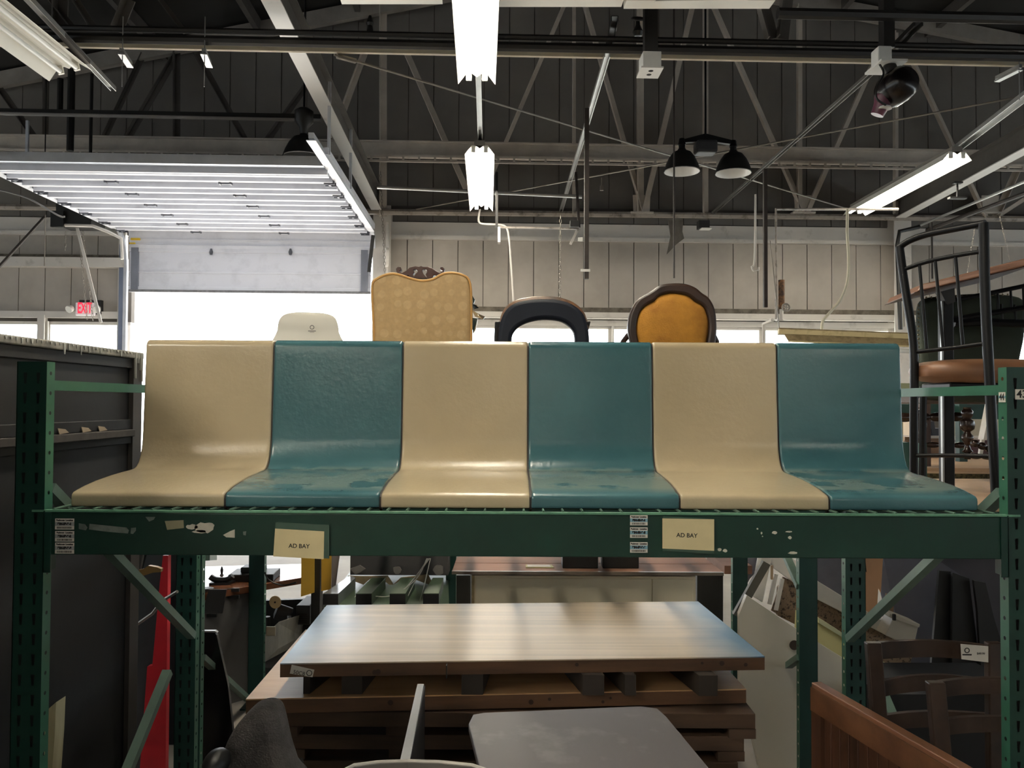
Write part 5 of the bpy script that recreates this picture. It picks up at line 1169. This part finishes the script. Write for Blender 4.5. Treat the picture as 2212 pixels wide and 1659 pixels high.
# ================================================================== BEHIND, LOWER RIGHT
leaner('leaning_door', 'large white panel with a round lock hole leaning behind the right rack posts', 'panel', [(1613,1286),(1735,1368),(1834,1430),(1905,1500),(1905,1760),(1650,1760),(1640,1659),(1597,1480),(1597,1326)], 3.52, .03, M('panel_white', (222,214,198), rough=.4, rgb2=(190,182,168), lo=.55, hi=.85, scale=2), lean=.03)
p = at(1716,1394,3.489); mk('lock_hole', MB().lathe([(.021,0),(.021,.004)], p, (0,1,0), 20), M('hole_brown', (72,56,44)), label='dark round lock hole near the edge of the white panel', cat='hole')
gran = M('granite_brown', (138,116,94), rough=.35, rgb2=(60,46,36), lo=.52, hi=.62, scale=60)
U = lambda *pts, Y=4.3: [at(x, y, Y) for x, y in pts]
slb = thing('granite_slab', 'brown speckled granite panel with white frame leaning at right', 'stone panel', at(1800,1400,4.3))
mk('stone', MB().prism(U((1682,1270),(1713,1240),(1975,1400),(1960,1460),(1900,1440),(1680,1330)), (0,.03,0)), gran, slb)
mk('stone', MB().prism(U((1690,1245),(1725,1262),(1725,1352),(1665,1318)), (0,-.01,0)), gran, slb)
mk('white_frame', MB().prism(U((1712,1205),(1768,1256),(1945,1365),(1938,1385),(1765,1295),(1668,1225),(1660,1205), Y=4.25), (0,.05,0)), M('frame_white', (222,216,206), rough=.35), slb, bevel=.004)
mk('frame_post', MB().prism(U((1645,1195),(1668,1205),(1648,1302),(1628,1290), Y=4.22), (0,.06,0)), M('frame_white', (222,216,206)), slb, bevel=.006)
for a, b in (((1676,1240),(1662,1305)), ((1690,1250),(1676,1318))): mk('frame_slat', MB().bar(at(*a,4.24), at(*b,4.24), .02, .012, (0,1,0)), M('frame_white', (222,216,206)), slb)
mk('latch', MB().box((at(1668,1222,4.2).x-.006,4.2,at(1668,1252,4.2).z),(at(1668,1222,4.2).x+.006,4.21,at(1668,1222,4.2).z)), M('hinge_rust', (176,150,120)), slb)
leaner('yellow_board', 'pale yellow panel strip lying diagonally under the granite', 'panel', [(1724,1322),(1769,1335),(1812,1362),(1885,1412),(1945,1455),(1940,1478),(1888,1478),(1812,1428),(1770,1398),(1722,1362)], 4.15, .04, M('pale_yellow', (206,198,142), rough=.5, var=.05))
leaner('yellow_strip', 'pale green ledge strip on the yellow panel', 'strip', [(1769,1335),(1812,1362),(1945,1455),(1943,1462),(1812,1372),(1769,1346)], 4.13, .03, M('pale_green_strip', (196,198,160)))
mbx = thing('white_bin', 'white lidded metal bin leaning against the dark wall at right', 'bin', at(1945,1360,4.05))
mk('bin_body', MB().prism(U((1932,1332),(1953,1338),(1985,1350),(1976,1388),(1940,1385),(1912,1372), Y=4.05), (0,.1,0)), M('bin_white', (190,182,166), rough=.4), mbx, bevel=.004)
mk('lid', MB().prism(U((1922,1326),(1942,1331),(1988,1349),(1986,1356),(1945,1342),(1921,1333), Y=4.03), (0,.13,0)), M('bin_white', (190,182,166)), mbx, bevel=.003)
mk('lid_clip', MB().box((at(1932,1327,4.02).x-.006,4.015,at(1932,1340,4.02).z),(at(1932,1327,4.02).x+.006,4.03,at(1932,1327,4.02).z)), ink, mbx)
krf = M('cardboard', (186,144,108), rough=.8, var=.1)
cb = thing('cardboard_sheet', 'flattened tan cardboard box standing behind the right rear post', 'cardboard', at(1880,1330,4.5))
mk('flap', MB().prism(U((1862,1195),(1908,1195),(1903,1280),(1890,1255),(1870,1238),(1856,1232), Y=4.5), (0,.012,0)), krf, cb)
mk('flap', MB().prism(U((1856,1232),(1872,1238),(1898,1262),(1893,1335),(1875,1328),(1852,1310), Y=4.48), (0,.012,0)), krf, cb)
mk('flap', MB().prism(U((1915,1282),(1932,1290),(1928,1345),(1915,1350),(1908,1330), Y=4.52), (0,.012,0)), M('cardboard_dark', (128,100,78), rough=.8), cb)
leaner('black_bag', 'black plastic bag stuffed behind the cardboard', 'bag', [(1850,1195),(1868,1195),(1872,1236),(1860,1228),(1852,1250),(1846,1240)], 4.4, .05, black)
mtt = leaner('grey_mattress', 'grey blue quilted mattress leaning at the back right', 'mattress', [(1905,1190),(2010,1200),(2080,1245),(2080,1500),(1960,1500),(1935,1330)], 4.8, .15, M('mattress_grey', (92,92,102), rough=.9, var=.12, scale=3))
leaner('grey_wall_cloth', 'dark grey cloth hanging behind the black boards at right', 'cloth', [(1990,1190),(2240,1190),(2240,1560),(2060,1560),(2070,1240)], 5.0, .03, M('cloth_grey', (78,76,82), rough=.95, var=.2, scale=2))
leaner('grey_back_board', 'grey blue board seen between the two right posts', 'board', [(1745,1195),(1860,1195),(1860,1300),(1745,1270)], 5.0, .03, M('board_bluegrey', (96,98,108), rough=.8, var=.2, scale=4))
leaner('black_board', 'tall black board, left one of three standing at right', 'board', [(2029,1233),(2056,1235),(2056,1760),(2010,1760)], 4.55, .02, black)
leaner('black_board', 'tall black board, middle one of three standing at right', 'board', [(2058,1237),(2094,1250),(2125,1760),(2058,1760)], 4.5, .02, black)
leaner('black_board', 'leaning black board, right one of three standing at right', 'board', [(2104,1254),(2129,1259),(2146,1330),(2200,1760),(2125,1760),(2112,1320)], 4.45, .02, M('board_black_brown', (26,24,24)))
leaner('foil_sheet', 'shiny crumpled metal foil sheet hanging at the top of the right bay', 'foil', [(1597,1195),(1648,1195),(1640,1228),(1620,1250),(1597,1290),(1597,1250)], 4.7, .01, M('foil', (150,154,170), rough=.25, metal=.8, var=.3, scale=5))
mk('foil_bar', MB().bar(at(1655,1215,4.1), at(1590,1330,4.1), .03, .04), M('bar_olive', (84,80,70)), label='dark metal bar slanting across the shiny foil', cat='bar')
mk('brown_shelf_end', MB().box((at(1565,1236,4.5).x,4.5,at(1565,1240,4.5).z),(at(1625,1236,4.5).x,4.9,at(1565,1222,4.5).z)), br, label='brown shelf end right of the far post', cat='shelf')

leaner('dark_backing', 'wide black backing added behind the red board and the left rear posts against daylight', 'board', [(240,1185),(436,1185),(436,1760),(240,1760)], 3.75, .02, M('matt_black', (22,22,24), rough=.9))  # added to block the daylight showing between the red board and post
leaner('dark_blocker', 'dark block added low behind the chairs at the bottom right', 'carton', [(1900,1500),(2230,1500),(2230,1780),(1900,1780)], 3.3, .4, M('matt_black', (22,22,24)))  # added black mass, covers the bright floor behind the chairs
leaner('dark_filler', 'dark filler box added on the floor right of the cream cabinet', 'crate', [(1506,1243),(1562,1243),(1562,1700),(1506,1700)], 4.5, .4, dsteel)  # added to darken the bright floor seen beside the cabinet
leaner('dark_filler', 'dark filler box added on the floor left of the cream cabinet', 'crate', [(985,1243),(1016,1243),(1016,1700),(985,1700)], 4.6, .4, dsteel)  # likewise added, hides bright floor on the other side
# ================================================================== CHAIRS ON THE SECOND RACK'S SHELF
ZS = 1.20
def simple_legs(t, x0, x1, y0, y1, zseat, mat, r=.016):
    for x in (x0, x1):
        for y in (y0, y1): mk('leg', MB().tube([(x, y, ZS), (x, y, zseat)], [r*.7, r], 8), mat, t)
# white plastic chair
t = thing('shell_chair', 'white plastic shell chair seen from behind above the first teal seat', 'chair', at(668,728,3.55)-V(0,0,.6))
wp = M('white_plastic', (206,202,190), rough=.35, var=.02)
Y = 3.55
pr = smoothpoly([(600,760),(603,715),(607,692),(618,680),(640,675),(670,675),(700,677),(722,684),(731,698),(735,720),(740,760)], 4)
pr = [p for p in pr if p[1] < 765]
m = shape([pxz(pr, Y)], Y, .014, .003)
for i, v in enumerate(m.v): v.y += -.35*(v.x-at(668,700,Y).x)**2*4
bk = mk('backrest', m, wp, t, smooth=True)
zt = at(668,690,Y).z; a, b = at(606,760,Y), at(736,760,Y)
mk('seat', MB().grid(lambda u, v: V(a.x+(b.x-a.x)*(.0+1.0*u), Y+.02+v*.40, ZS+.44+.05*(2*u-1)**2+.03*(1-v)**2), 8, 6), wp, t, smooth=True)
mk('backrest_lower', MB().prism([(a.x,Y-.005,a.z),(b.x,Y-.005,b.z),(b.x-.01,Y+.03,ZS+.47),(a.x+.01,Y+.03,ZS+.47)], (0,.012,0)), wp, t)
simple_legs(t, a.x+.03, b.x-.03, Y+.05, Y+.4, ZS+.44, steel, .011)
c = at(674,707,Y-.05); mk('stamp_mark', MB().tube([c+V(.0085*math.cos(q),0,.0085*math.sin(q)) for q in [j*math.pi/6 for j in range(13)]], .0015, 4).box((c.x-.017,c.y,c.z-.018),(c.x+.017,c.y+.001,c.z-.0145)).box((c.x-.010,c.y,c.z-.0225),(c.x+.010,c.y+.001,c.z-.021)), M('ink_grey', (96,94,90)), t, label='grey printed round emblem')
text('$39.99', .010, at(695,714,Y-.03), (1,0,0), (0,0,1), M('ink_grey', (96,94,90)), t)
# yellow brocade chair with carved crest
def brocade():
    m = bpy.data.materials.new('gold_brocade'); m.use_nodes = True; nt = m.node_tree; N = nt.nodes; b = N['Principled BSDF']; Lk = nt.links.new
    tc = N.new('ShaderNodeTexCoord'); v = N.new('ShaderNodeTexVoronoi'); v.inputs['Scale'].default_value = 15; v.inputs['Randomness'].default_value = .35; Lk(tc.outputs['Object'], v.inputs['Vector'])
    c = N.new('ShaderNodeValToRGB'); e = c.color_ramp.elements; e[0].position = .32; e[1].position = .36; e[0].color = L3((190,161,116)); e[1].color = L3((180,150,104)); Lk(v.outputs['Distance'], c.inputs['Fac'])
    n = N.new('ShaderNodeTexNoise'); n.inputs['Scale'].default_value = 60; n.inputs['Detail'].default_value = 4; Lk(tc.outputs['Object'], n.inputs['Vector'])
    x = N.new('ShaderNodeMixRGB'); x.blend_type = 'MULTIPLY'; x.inputs['Fac'].default_value = .35; Lk(c.outputs[0], x.inputs['Color1']); Lk(n.outputs['Fac'], x.inputs['Color2']); Lk(x.outputs[0], b.inputs['Base Color'])
    b.inputs['Roughness'].default_value = .75; b.inputs['Sheen Weight'].default_value = .2
    bp = N.new('ShaderNodeBump'); bp.inputs['Strength'].default_value = .3; bp.inputs['Distance'].default_value = .003; Lk(c.outputs[0], bp.inputs['Height']); Lk(bp.outputs[0], b.inputs['Normal']); return m
Y = 4.0; bro = brocade()
t = thing('brocade_chair', 'high backed gold brocade chair with a carved wooden crest, seen from behind', 'chair', (at(910,700,Y).x, Y, ZS))
ol = smoothpoly([(804,612),(815,601),(835,592),(853,590),(870,594),(890,601),(912,605),(935,602),(955,591),(975,588),(998,592),(1012,604),(1018,640),(1018,760),(1018,830),(805,830),(808,740),(805,650)], 3)
ol = [(min(max(x,803),1019), y) for x, y in ol]
m = shape([pxz(ol, Y)], Y+.0, .09, .02); mk('backrest', m, bro, t, smooth=True)
zz_ = [at(x, y, Y-.03) for x, y in ol if y < 735]
i0 = max(range(len(ol)), key=lambda i: ol[i][1] if ol[i][0] < 900 else -1)
top_pts = [(808,735),(806,680),(804,640),(805,612),(815,601),(835,592),(853,590),(870,594),(890,601),(912,605),(935,602),(955,591),(975,588),(998,592),(1013,603),(1018,640),(1018,735)]
mk('piping', MB().tube([tuple(at(x, y+2, Y-.042)) for x, y in smoothpoly(top_pts, 3, False)], .006, 6), M('piping_gold', (176,132,72), rough=.7), t, smooth=True)
# carved crest, two pierced openings
cr_ = [(856,582),(860,577),(866,578),(868,584),(864,588),(870,590),(878,586),(886,579),(898,576),(906,577),(911,575),(916,577),(926,577),(934,580),(944,587),(951,590),(957,586),(951,583),(952,578),(957,578),(961,582),(959,590),(952,595),(946,598),(938,595),(936,600),(932,603),(890,603),(886,602),(883,596),(876,598),(868,598),(860,592),(857,588)]
h1 = smoothpoly([(894,585),(899,583),(903,588),(899,592),(895,598),(893,594),(896,590)], 2); h2 = smoothpoly([(914,584),(920,583),(923,588),(920,594),(923,600),(918,596),(914,590)], 2)
wcar = M('carved_mahogany', (58,34,28), rough=.35, var=.2)
m = shape([pxz(cr_, Y), pxz(h1, Y), pxz(h2, Y)], Y+.0, .035, .003); mk('crest', m, wcar, t)
a, b = at(815,800,Y), at(1008,800,Y)
mk('seat', MB().box((a.x,Y+.04,ZS+.40),(b.x,Y+.52,ZS+.50)), bro, t, bevel=.03, seg=3)
mk('front_frame', MB().box((a.x+.005,Y+.02,ZS+.34),(b.x-.005,Y+.5,ZS+.40)), wcar, t)
simple_legs(t, a.x+.03, b.x-.03, Y+.05, Y+.46, ZS+.34, wcar, .022)
# foil balloon scrap peeking right of it
fo = M('silver_foil', (190,196,200), rough=.12, metal=1.0, var=.1)
m = MB()
for k, pts in enumerate(([(1018,655),(1030,659),(1034,665),(1024,668)], [(1018,668),(1030,676),(1048,684),(1044,690),(1026,684)], [(1018,686),(1032,688),(1028,712),(1022,722)], [(1020,638),(1026,648),(1022,660)])):
    P = [at(x, y, 4.25+.01*i) for i, (x, y) in enumerate(pts)]; m.prism(P, (0,.006,.0))
mk('foil_bow', m, fo, label='crumpled silver foil bow sticking out right of the brocade chair', cat='foil bow')
# round back armchair, dark blue with brown top
Y = 3.75; nb = M('navy_leather', (13,19,31), rough=.6, var=.15, spec=.3); bt = M('tan_edge', (120,84,56), rough=.4, rgb2=(60,44,36), lo=.35, hi=.65, scale=10)
t = thing('arch_back_chair', 'dark blue leather chair with an open arched back and tan rim', 'chair', (at(1172,720,Y).x, Y, ZS))
outer = smoothpoly([(1078,800),(1076,735),(1080,700),(1092,672),(1112,656),(1140,649),(1172,647),(1205,649),(1235,658),(1256,675),(1267,698),(1272,735),(1272,800)], 4, False)
inner = smoothpoly([(1240,800),(1241,735),(1234,712),(1214,696),(1185,691),(1155,693),(1128,702),(1110,718),(1105,740),(1106,800)], 4, False)
m = shape([pxz(outer+inner, Y)], Y, .07, .018); mk('backrest', m, nb, t, smooth=True)
rim = [tuple(at(x, y+1, Y-.01)) for x, y in smoothpoly([(1078,715),(1082,696),(1092,671),(1112,655),(1140,648),(1172,646),(1205,648),(1235,657),(1256,674),(1266,694),(1270,710)], 4, False)]
mk('rim', MB().tube(rim, [.004+.012*math.sin(math.pi*i/(len(rim)-1)) for i in range(len(rim))], 8), bt, t, smooth=True)
for px, s in ((1076,1),(1270,-1)):
    a = at(px, 700, Y); mk('back_post', MB().prism([(a.x-.015,Y-.02,a.z+.01),(a.x+.012,Y-.02,a.z+.012),(a.x+.02*s+.012,Y,a.z-.07),(a.x+.016,Y,ZS+.45),(a.x-.016,Y,ZS+.45),(a.x-.018,Y-.01,a.z-.06)], (0,.045,0)), black, t, bevel=.005)
a, b = at(1085,800,Y), at(1262,800,Y)
mk('seat', MB().box((a.x,Y+.0,ZS+.40),(b.x,Y+.42,ZS+.47)), nb, t, bevel=.02, seg=3); simple_legs(t, a.x+.02, b.x-.02, Y+.03, Y+.38, ZS+.4, black, .018)
# oval back chair, golden velvet
Y = 3.7; fr_ = M('oval_frame_wood', (52,34,25), rough=.4, rgb2=(32,21,17), lo=.4, hi=.65, scale=8)
t = thing('oval_back_chair', 'oval back chair with golden yellow velvet and dark carved frame', 'chair', (at(1450,720,Y).x, Y, ZS))
outer = smoothpoly([(1362,745),(1355,715),(1358,685),(1368,660),(1380,645),(1395,636),(1408,628),(1425,617),(1450,613),(1478,614),(1500,622),(1515,634),(1530,645),(1542,668),(1546,700),(1545,730),(1538,760),(1500,800),(1450,812),(1400,800),(1370,765)], 4)
inner = smoothpoly([(1380,745),(1374,715),(1376,690),(1384,670),(1398,658),(1411,652),(1420,642),(1440,635),(1462,635),(1485,640),(1500,652),(1515,660),(1524,676),(1529,700),(1526,735),(1515,765),(1485,785),(1450,790),(1412,780),(1390,765)], 4)
m = shape([pxz(outer, Y), pxz(inner, Y)], Y, .05, .012); mk('back_frame', m, fr_, t, smooth=True)
c = at(1450,715,Y); inn = pxz(inner, Y)
def cush(k, y): return [V(c.x+(x-c.x)*k, y, c.z+(z-c.z)*k) for x, z in inn]
m = MB(); rings = [cush(1.02, Y+.01), cush(1.0, Y-.008), cush(.93, Y-.022), cush(.75, Y-.034), cush(.4, Y-.040), cush(.05, Y-.042)]; n = len(inn)
m.v = [p for r in rings for p in r]; m.f = [(j*n+i, j*n+(i+1)%n, (j+1)*n+(i+1)%n, (j+1)*n+i) for j in range(5) for i in range(n)]+[tuple(range(5*n,6*n))]
mk('cushion', m, M('gold_velvet', (182,128,40), rough=.85, rgb2=(150,100,28), lo=.35, hi=.65, scale=7, bump=.5, bscale=150), t, smooth=True)
a, b = at(1385,800,Y), at(1515,800,Y)
mk('seat', MB().box((a.x-.04,Y+.04,ZS+.36),(b.x+.04,Y+.46,ZS+.45)), M('gold_velvet', (198,136,36)), t, bevel=.03, seg=3); simple_legs(t, a.x, b.x, Y+.06, Y+.42, ZS+.36, fr_, .02)
for px, s in ((1355,-1),(1547,1)): 
    q = at(px, 722, Y); mk('arm', MB().tube([q+V(-s*.01,.02,.0), q+V(s*.012,.04,-.03), q+V(s*.02,.15,-.09)], .013, 8), fr_, t, smooth=True)
# ------------------------------------------------------------------ metal bar stools
def bent(pts, r, Y, mat, nm, t, n=10, dys=None):
    P = [at(x, y, Y+(dys[i] if dys else 0)) for i, (x, y) in enumerate(pts)]
    return mk(nm, MB().tube(smoothpoly([tuple(p) for p in P], 4, False), r, n), mat, t, smooth=True)
t = thing('metal_bar_stool', 'black metal bar stool with a spindle back and tan vinyl seat beside the bench', 'stool', (at(2050,1040,3.4).x, 3.4, ZS))
YL, YR_ = 3.45, 3.15      # the back is turned: right post nearer
def ay(px): return YL+(YR_-YL)*(px-1950)/180.0
def bt_(pts, r, nm, dy=0): return mk(nm, MB().tube(smoothpoly([tuple(at(x, y, ay(x)+dy)) for x, y in pts], 3, False), r, 10), blackm, t, smooth=True)
bt_([(1943,533),(1949,580),(1958,640),(1968,700),(1973,740),(1975,790),(1974,900),(1974,1062)], .0175, 'back_post')
bt_([(2125,482),(2127,600),(2132,720),(2138,830),(2144,940),(2149,1010),(2152,1070)], .019, 'back_post')
bt_([(1941,536),(1962,521),(2000,507),(2060,495),(2128,482)], .014, 'top_rail')
bt_([(1955,581),(2000,566),(2060,553),(2122,543)], .009, 'middle_rail')
bt_([(1972,761),(2010,757),(2070,750),(2128,742)], .009, 'lower_rail')
for a, b in (((1986,569),(2002,754)),((2020,561),(2037,749)),((2064,553),(2080,746))): bt_([a, b], .0065, 'spindle')
bt_([(1978,984),(2060,984),(2146,986)], .009, 'stretcher')
p0_, p1_ = at(1982,815,3.42), at(2235,800,3.25)
tan_ = M('tan_vinyl', (122,86,62), rough=.45, var=.08, scale=5)
c = at(2122,803,3.42); mk('seat', MB().blob(c, (.285,.17,.052), 28, 12, .62), tan_, t, smooth=True)
mk('seat_frame', MB().box((at(1985,828,3.6).x,3.34,at(2000,836,3.4).z-.02),(at(2140,828,3.4).x+.12,3.58,at(2000,826,3.4).z)), blackm, t, bevel=.008)
for px in (1990, 2215):
    a = at(px, 835, 3.68); mk('front_leg', MB().tube([(a.x,3.66,a.z),(a.x+.01,3.7,ZS)], .016, 8), blackm, t, smooth=True)
# second stool lying behind under the table, its back to the right
t2_ = thing('metal_bar_stool', 'second black spindle back bar stool behind the pub table pedestal', 'stool', at(2150,740,4.0))
YS = 3.95
def b2_(pts, r, nm): return mk(nm, MB().tube([at(x, y, YS) for x, y in pts], r, 8), blackm, t2_, smooth=True)
b2_([(2052,650),(2130,635),(2240,612)], .011, 'top_rail'); b2_([(2050,692),(2130,678),(2240,660)], .014, 'middle_rail')
for px, ya, yb_ in ((2155,630,670),(2183,625,664),(2210,618,660),(2163,657,694),(2192,658,694)): b2_([(px,ya),(px+2,yb_)], .006, 'spindle')
b2_([(2060,698),(2120,696),(2240,700)], .02, 'seat_frame'); b2_([(2232,600),(2236,900)], .016, 'back_post')
# pub table
t = thing('pub_table', 'tilted brown table top on a thick black pedestal behind the bar stool', 'table', (at(2062,1050,3.85).x, 3.85, ZS))
YT_ = 3.8
mk('pedestal', MB().box((at(2040,800,YT_).x,YT_,ZS),(at(2062,800,YT_).x,YT_+.06,at(2050,630,YT_).z)), blackm, t, bevel=.006)
mk('steel_strip', MB().box((at(2036,800,YT_).x,YT_+.005,ZS+.0),(at(2040,800,YT_).x,YT_+.02,at(2050,650,YT_).z)), steel, t)
mk('bracket', MB().prism([at(2032,630,YT_-.01), at(2062,622,YT_-.01), at(2064,652,YT_-.01), at(2046,658,YT_-.01)], (0,.05,0)), dsteel, t)
tw = wood('table_edge_wood', (126,90,70), (100,68,52), rough=.35, rings=8)
A, B = at(1980,630,YT_-.12), at(2250,566,YT_-.35)
hh_ = .034; back = V(.15,.62,.02)
mk('table_top', MB().prism([A, B, B+V(0,0,hh_), A+V(0.02,0,hh_)], back), tw, t, bevel=.006)
mk('underside', MB().prism([A+V(.0,.02,-.004), B+V(0,.02,-.004), B+V(0,.02,0), A+V(0,.02,0)], back), M('underside_brown', (70,52,44), rough=.7), t)
# green upholstered chair back with nail heads
YG_ = 4.15; gv = M('dark_green_fabric', (44,52,42), rough=.9, var=.15, scale=6)
t = thing('green_nailhead_chair', 'dark green upholstered chair with turned legs and nail heads behind the table pedestal', 'chair', (at(2090,1000,YG_).x, YG_, ZS))
ol = smoothpoly([(1988,862),(1986,800),(1985,760),(1984,690),(1986,660),(1996,646),(2020,642),(2100,636),(2180,640),(2205,655),(2206,690),(2204,730),(2196,770),(2192,800),(2192,862)], 3)
m = shape([pxz(ol, YG_)], YG_, .09, .025); mk('backrest', m, gv, t, smooth=True)
for k, (x, y) in enumerate([(1984,660+k*9) for k in range(18)]+[(1990+k*11,643-k*.4) for k in range(18)]): mk('nail_head', MB().blob(at(x, y, YG_-.045),(.006,.004,.006), 6, 4), M('antique_brass', (120,112,92), metal=.6, rough=.4), t)
tnw = M('turned_dark_wood', (44,30,24), rough=.25, var=.2, spec=.6)
def turned(px, y0_, y1_, Y, R, name='leg', tt=t):
    a, b = at(px, y0_, Y), at(px, y1_, Y); H = a.z-b.z
    pf = [(.5,0),(.55,.03),(.95,.06),(.6,.09),(.55,.12),(.9,.15),(.6,.18),(.4,.26),(.45,.3),(.95,.38),(1.0,.44),(.6,.5),(.5,.53),(1.1,.58),(1.25,.66),(1.1,.74),(.55,.78),(.9,.84),(.95,.92),(.6,.97),(.7,1)]
    mk(name, MB().lathe([(r*R, h*H) for r, h in pf], b, (0,0,1), 14), tnw, tt, smooth=True)
turned(2090, 880, 992, 4.2, .03); turned(1990, 880, 992, 4.6, .026)
def turnedbar(a, b, R, n_=5, Y=4.25, tt=t):
    A, B = at(*a, Y), at(*b, Y); pts = []; rs = []
    for i in range(n_*8+1):
        u = i/(n_*8); pts.append(A.lerp(B, u)); rs.append(R*(.45+.55*abs(math.sin(math.pi*u*n_))**.6))
    mk('turned_stretcher', MB().tube(pts, rs, 10), tnw, tt, smooth=True)
turnedbar((1935,902), (2082,900), .026, 4, 4.3); turnedbar((1940,960), (2090,962), .018, 5, 4.5); turnedbar((2098,955), (2145,972), .020, 3, 4.1); turnedbar((2095,985), (2145,987), .016, 2, 4.1)
mk('seat_rail', MB().box((at(1986,862,YG_).x,YG_-.02,at(1986,872,YG_).z),(at(2170,862,YG_).x,YG_+.45,at(1986,852,YG_).z)), M('seat_rail_brown', (70,56,46)), t, bevel=.006)
for k in range(16): mk('nail_head', MB().blob(at(2062+k*7, 859, YG_-.03),(.005,.004,.005), 6, 4), M('antique_brass', (120,112,92)), t)
# ------------------------------------------------------------------ third rack beyond, with boards and books
r3 = thing('pallet_rack', 'far green pallet rack seen at right through the bar stool legs', 'rack', (2.4, 4.75, 0))
mk('beam', MB().box((1.2,5.25,at(2000,905,5.25).z),(4.0,5.3,at(2000,873,5.25).z)), greenD, r3)
mk('shelf_board', MB().box((.8,4.62,1.21),(4.0,5.6,1.235)), M('far_board', (196,162,128), rough=.7, var=.08, scale=4), r3)
mk('upright_post', MB().box((at(2063,900,5.2).x,5.15,0),(at(2080,900,5.2).x,5.2,2.0)), greenD, r3)
rug = M('rug_edge', (96,84,52), rough=1, rgb2=(48,40,26), lo=.4, hi=.6, scale=60)
z3 = at(2100,1020,4.6).z
rg = thing('rug_board', 'carpet edged plywood board on the far shelf at right', 'board', (2.6,4.6,1.2))
mk('board', MB().box((1.6,4.55,z3-.01),(4.0,5.35,z3)), M('far_board', (196,162,128)), rg); mk('rug_edge', MB().box((1.6,4.54,z3-.045),(4.0,4.56,z3-.005)), rug, rg)
mk('sofa_back', MB().box((at(2062,960,6.2).x,6.2,0),(3.9,6.3,at(2100,893,6.2).z)), M('cream_side', (196,186,164), rough=.6), label='cream and grey painted cabinet far behind the turned leg', cat='cabinet')
mk('far_trim', MB().box((at(1980,924,5.6).x,5.54,at(2000,946,5.6).z),(3.6,5.575,at(2000,941,5.6).z)), white, label='white shelf edge below the row of far books', cat='shelf edge')
fw = thing('far_dresser', 'light brown dresser far behind the bar stool legs', 'dresser', (2.6,5.62,0))
mk('body', MB().box((at(1950,960,5.65).x,5.62,0),(at(2045,960,5.65).x,5.95,at(2000,944,5.62).z)), wood('dresser', (150,118,90),(126,96,70)), fw); mk('moulding', MB().box((at(1950,960,5.6).x,5.58,at(2000,960,5.6).z),(at(2045,960,5.6).x,5.62,at(2000,952,5.6).z)), wood('dresser', (150,118,90),(126,96,70)), fw)
mk('red_chest', MB().box((at(2066,960,5.8).x,5.8,0),(3.7,6.1,at(2100,950,5.8).z)), M('maroon', (72,40,42), rough=.5), label='maroon chest behind the turned leg', cat='chest')
zb_ = at(1980,941,5.5).z; x = at(1958,930,5.5).x
for k, (wpx, col, top, lb) in enumerate(((8,(214,196,170),908,'cream book'),(8,(84,150,170),908,'turquoise book'),(12,(40,60,52),905,'dark green book'),(9,(176,156,136),912,'beige book'),(8,(150,140,128),914,'grey book'))):
    wd_ = wpx/F*5.5; h_ = at(1980,top,5.5).z
    mk('book', MB().box((x,5.45,zb_),(x+wd_-.004,5.6,h_)), M('bk%d' % k, col, rough=.6), label=lb+' standing on the far shelf behind the bar stool', cat='book', group='books on the far shelf', bevel=.002); x += wd_
for k, (px, tp_, dx) in enumerate(((2004,912,-7),(2014,910,-6),(2023,925,-3))):
    a = at(px, 941, 5.5); b = at(px+dx, tp_, 5.5); wd_ = .03
    mk('binder', MB().prism([(a.x,5.5,zb_),(a.x+wd_,5.5,zb_),(b.x+wd_,5.5,b.z),(b.x,5.5,b.z)], (0,.18,0)), M('binder_black', (46,48,56), rough=.4), label=('leftmost','middle','short rightmost')[k]+' of three leaning black binders on the far shelf', cat='binder')
mk('pale_box', MB().box((at(1941,930,5.2).x,5.2,1.24),(at(1951,930,5.2).x,5.3,at(1945,912,5.2).z)), M('pale_box', (170,164,130)), label='pale tall box beside the right end of the bench', cat='box')
mk('wood_upright', MB().box((at(1986,900,4.75).x,4.7,1.24),(at(2001,900,4.75).x,4.78,at(1990,825,4.75).z)), wood('upright_brown', (88,62,48),(70,48,38), axis='Z'), label='brown wooden chair leg standing behind the bar stool', cat='wood post')
mk('easel_leg', MB().bar(at(2122,950,5.0), at(2140,858,5.0), .02, .06, (0,1,0)).bar(at(2117,985,5.0), at(2122,950,5.0), .02, .02, (0,1,0)), white, label='slanting white easel leg behind the stool', cat='easel')
mk('green_sill', MB().box((at(1938,832,6.5).x,6.5,at(2000,846,6.5).z),(at(2140,832,6.5).x,6.7,at(2000,828,6.5).z)), M('sage', (150,156,120), rough=.6), label='sage green table edge seen under the bar stool seat', cat='table')

# ================================================================== repeats share a group phrase
GP = {'pallet_rack': 'green pallet racks', 'roof_truss': 'roof trusses', 'fluorescent_fixture': 'hanging fluorescent fixtures', 'strip_lamp': 'white strip lamps at the top edge',
      'wood_slab': 'wood slabs stacked under the rack', 'spacer_block': 'spacer blocks between the slabs', 'ladderback_chair': 'dark ladderback chairs', 'metal_bar_stool': 'black metal bar stools',
      'black_board': 'black boards standing at right', 'yellow_sheet': 'yellow sheets on the dark post', 'twine': 'twine strands', 'binder': 'binders on the far shelf', 'black_box': 'black boxes on the counter',
      'brace_rod': 'crossing brace rods', 'chain': 'hanging chains', 'square_drop_tube': 'square drop tubes', 'ceiling_beam': 'ceiling beams in depth', 'dark_filler': 'dark boxes added by the cream cabinet'}
for o in C.objects:
    if o.parent is None and 'label' in o and 'group' not in o:
        b_ = o.name.split('.')[0]
        if b_ in GP: o['group'] = GP[b_]
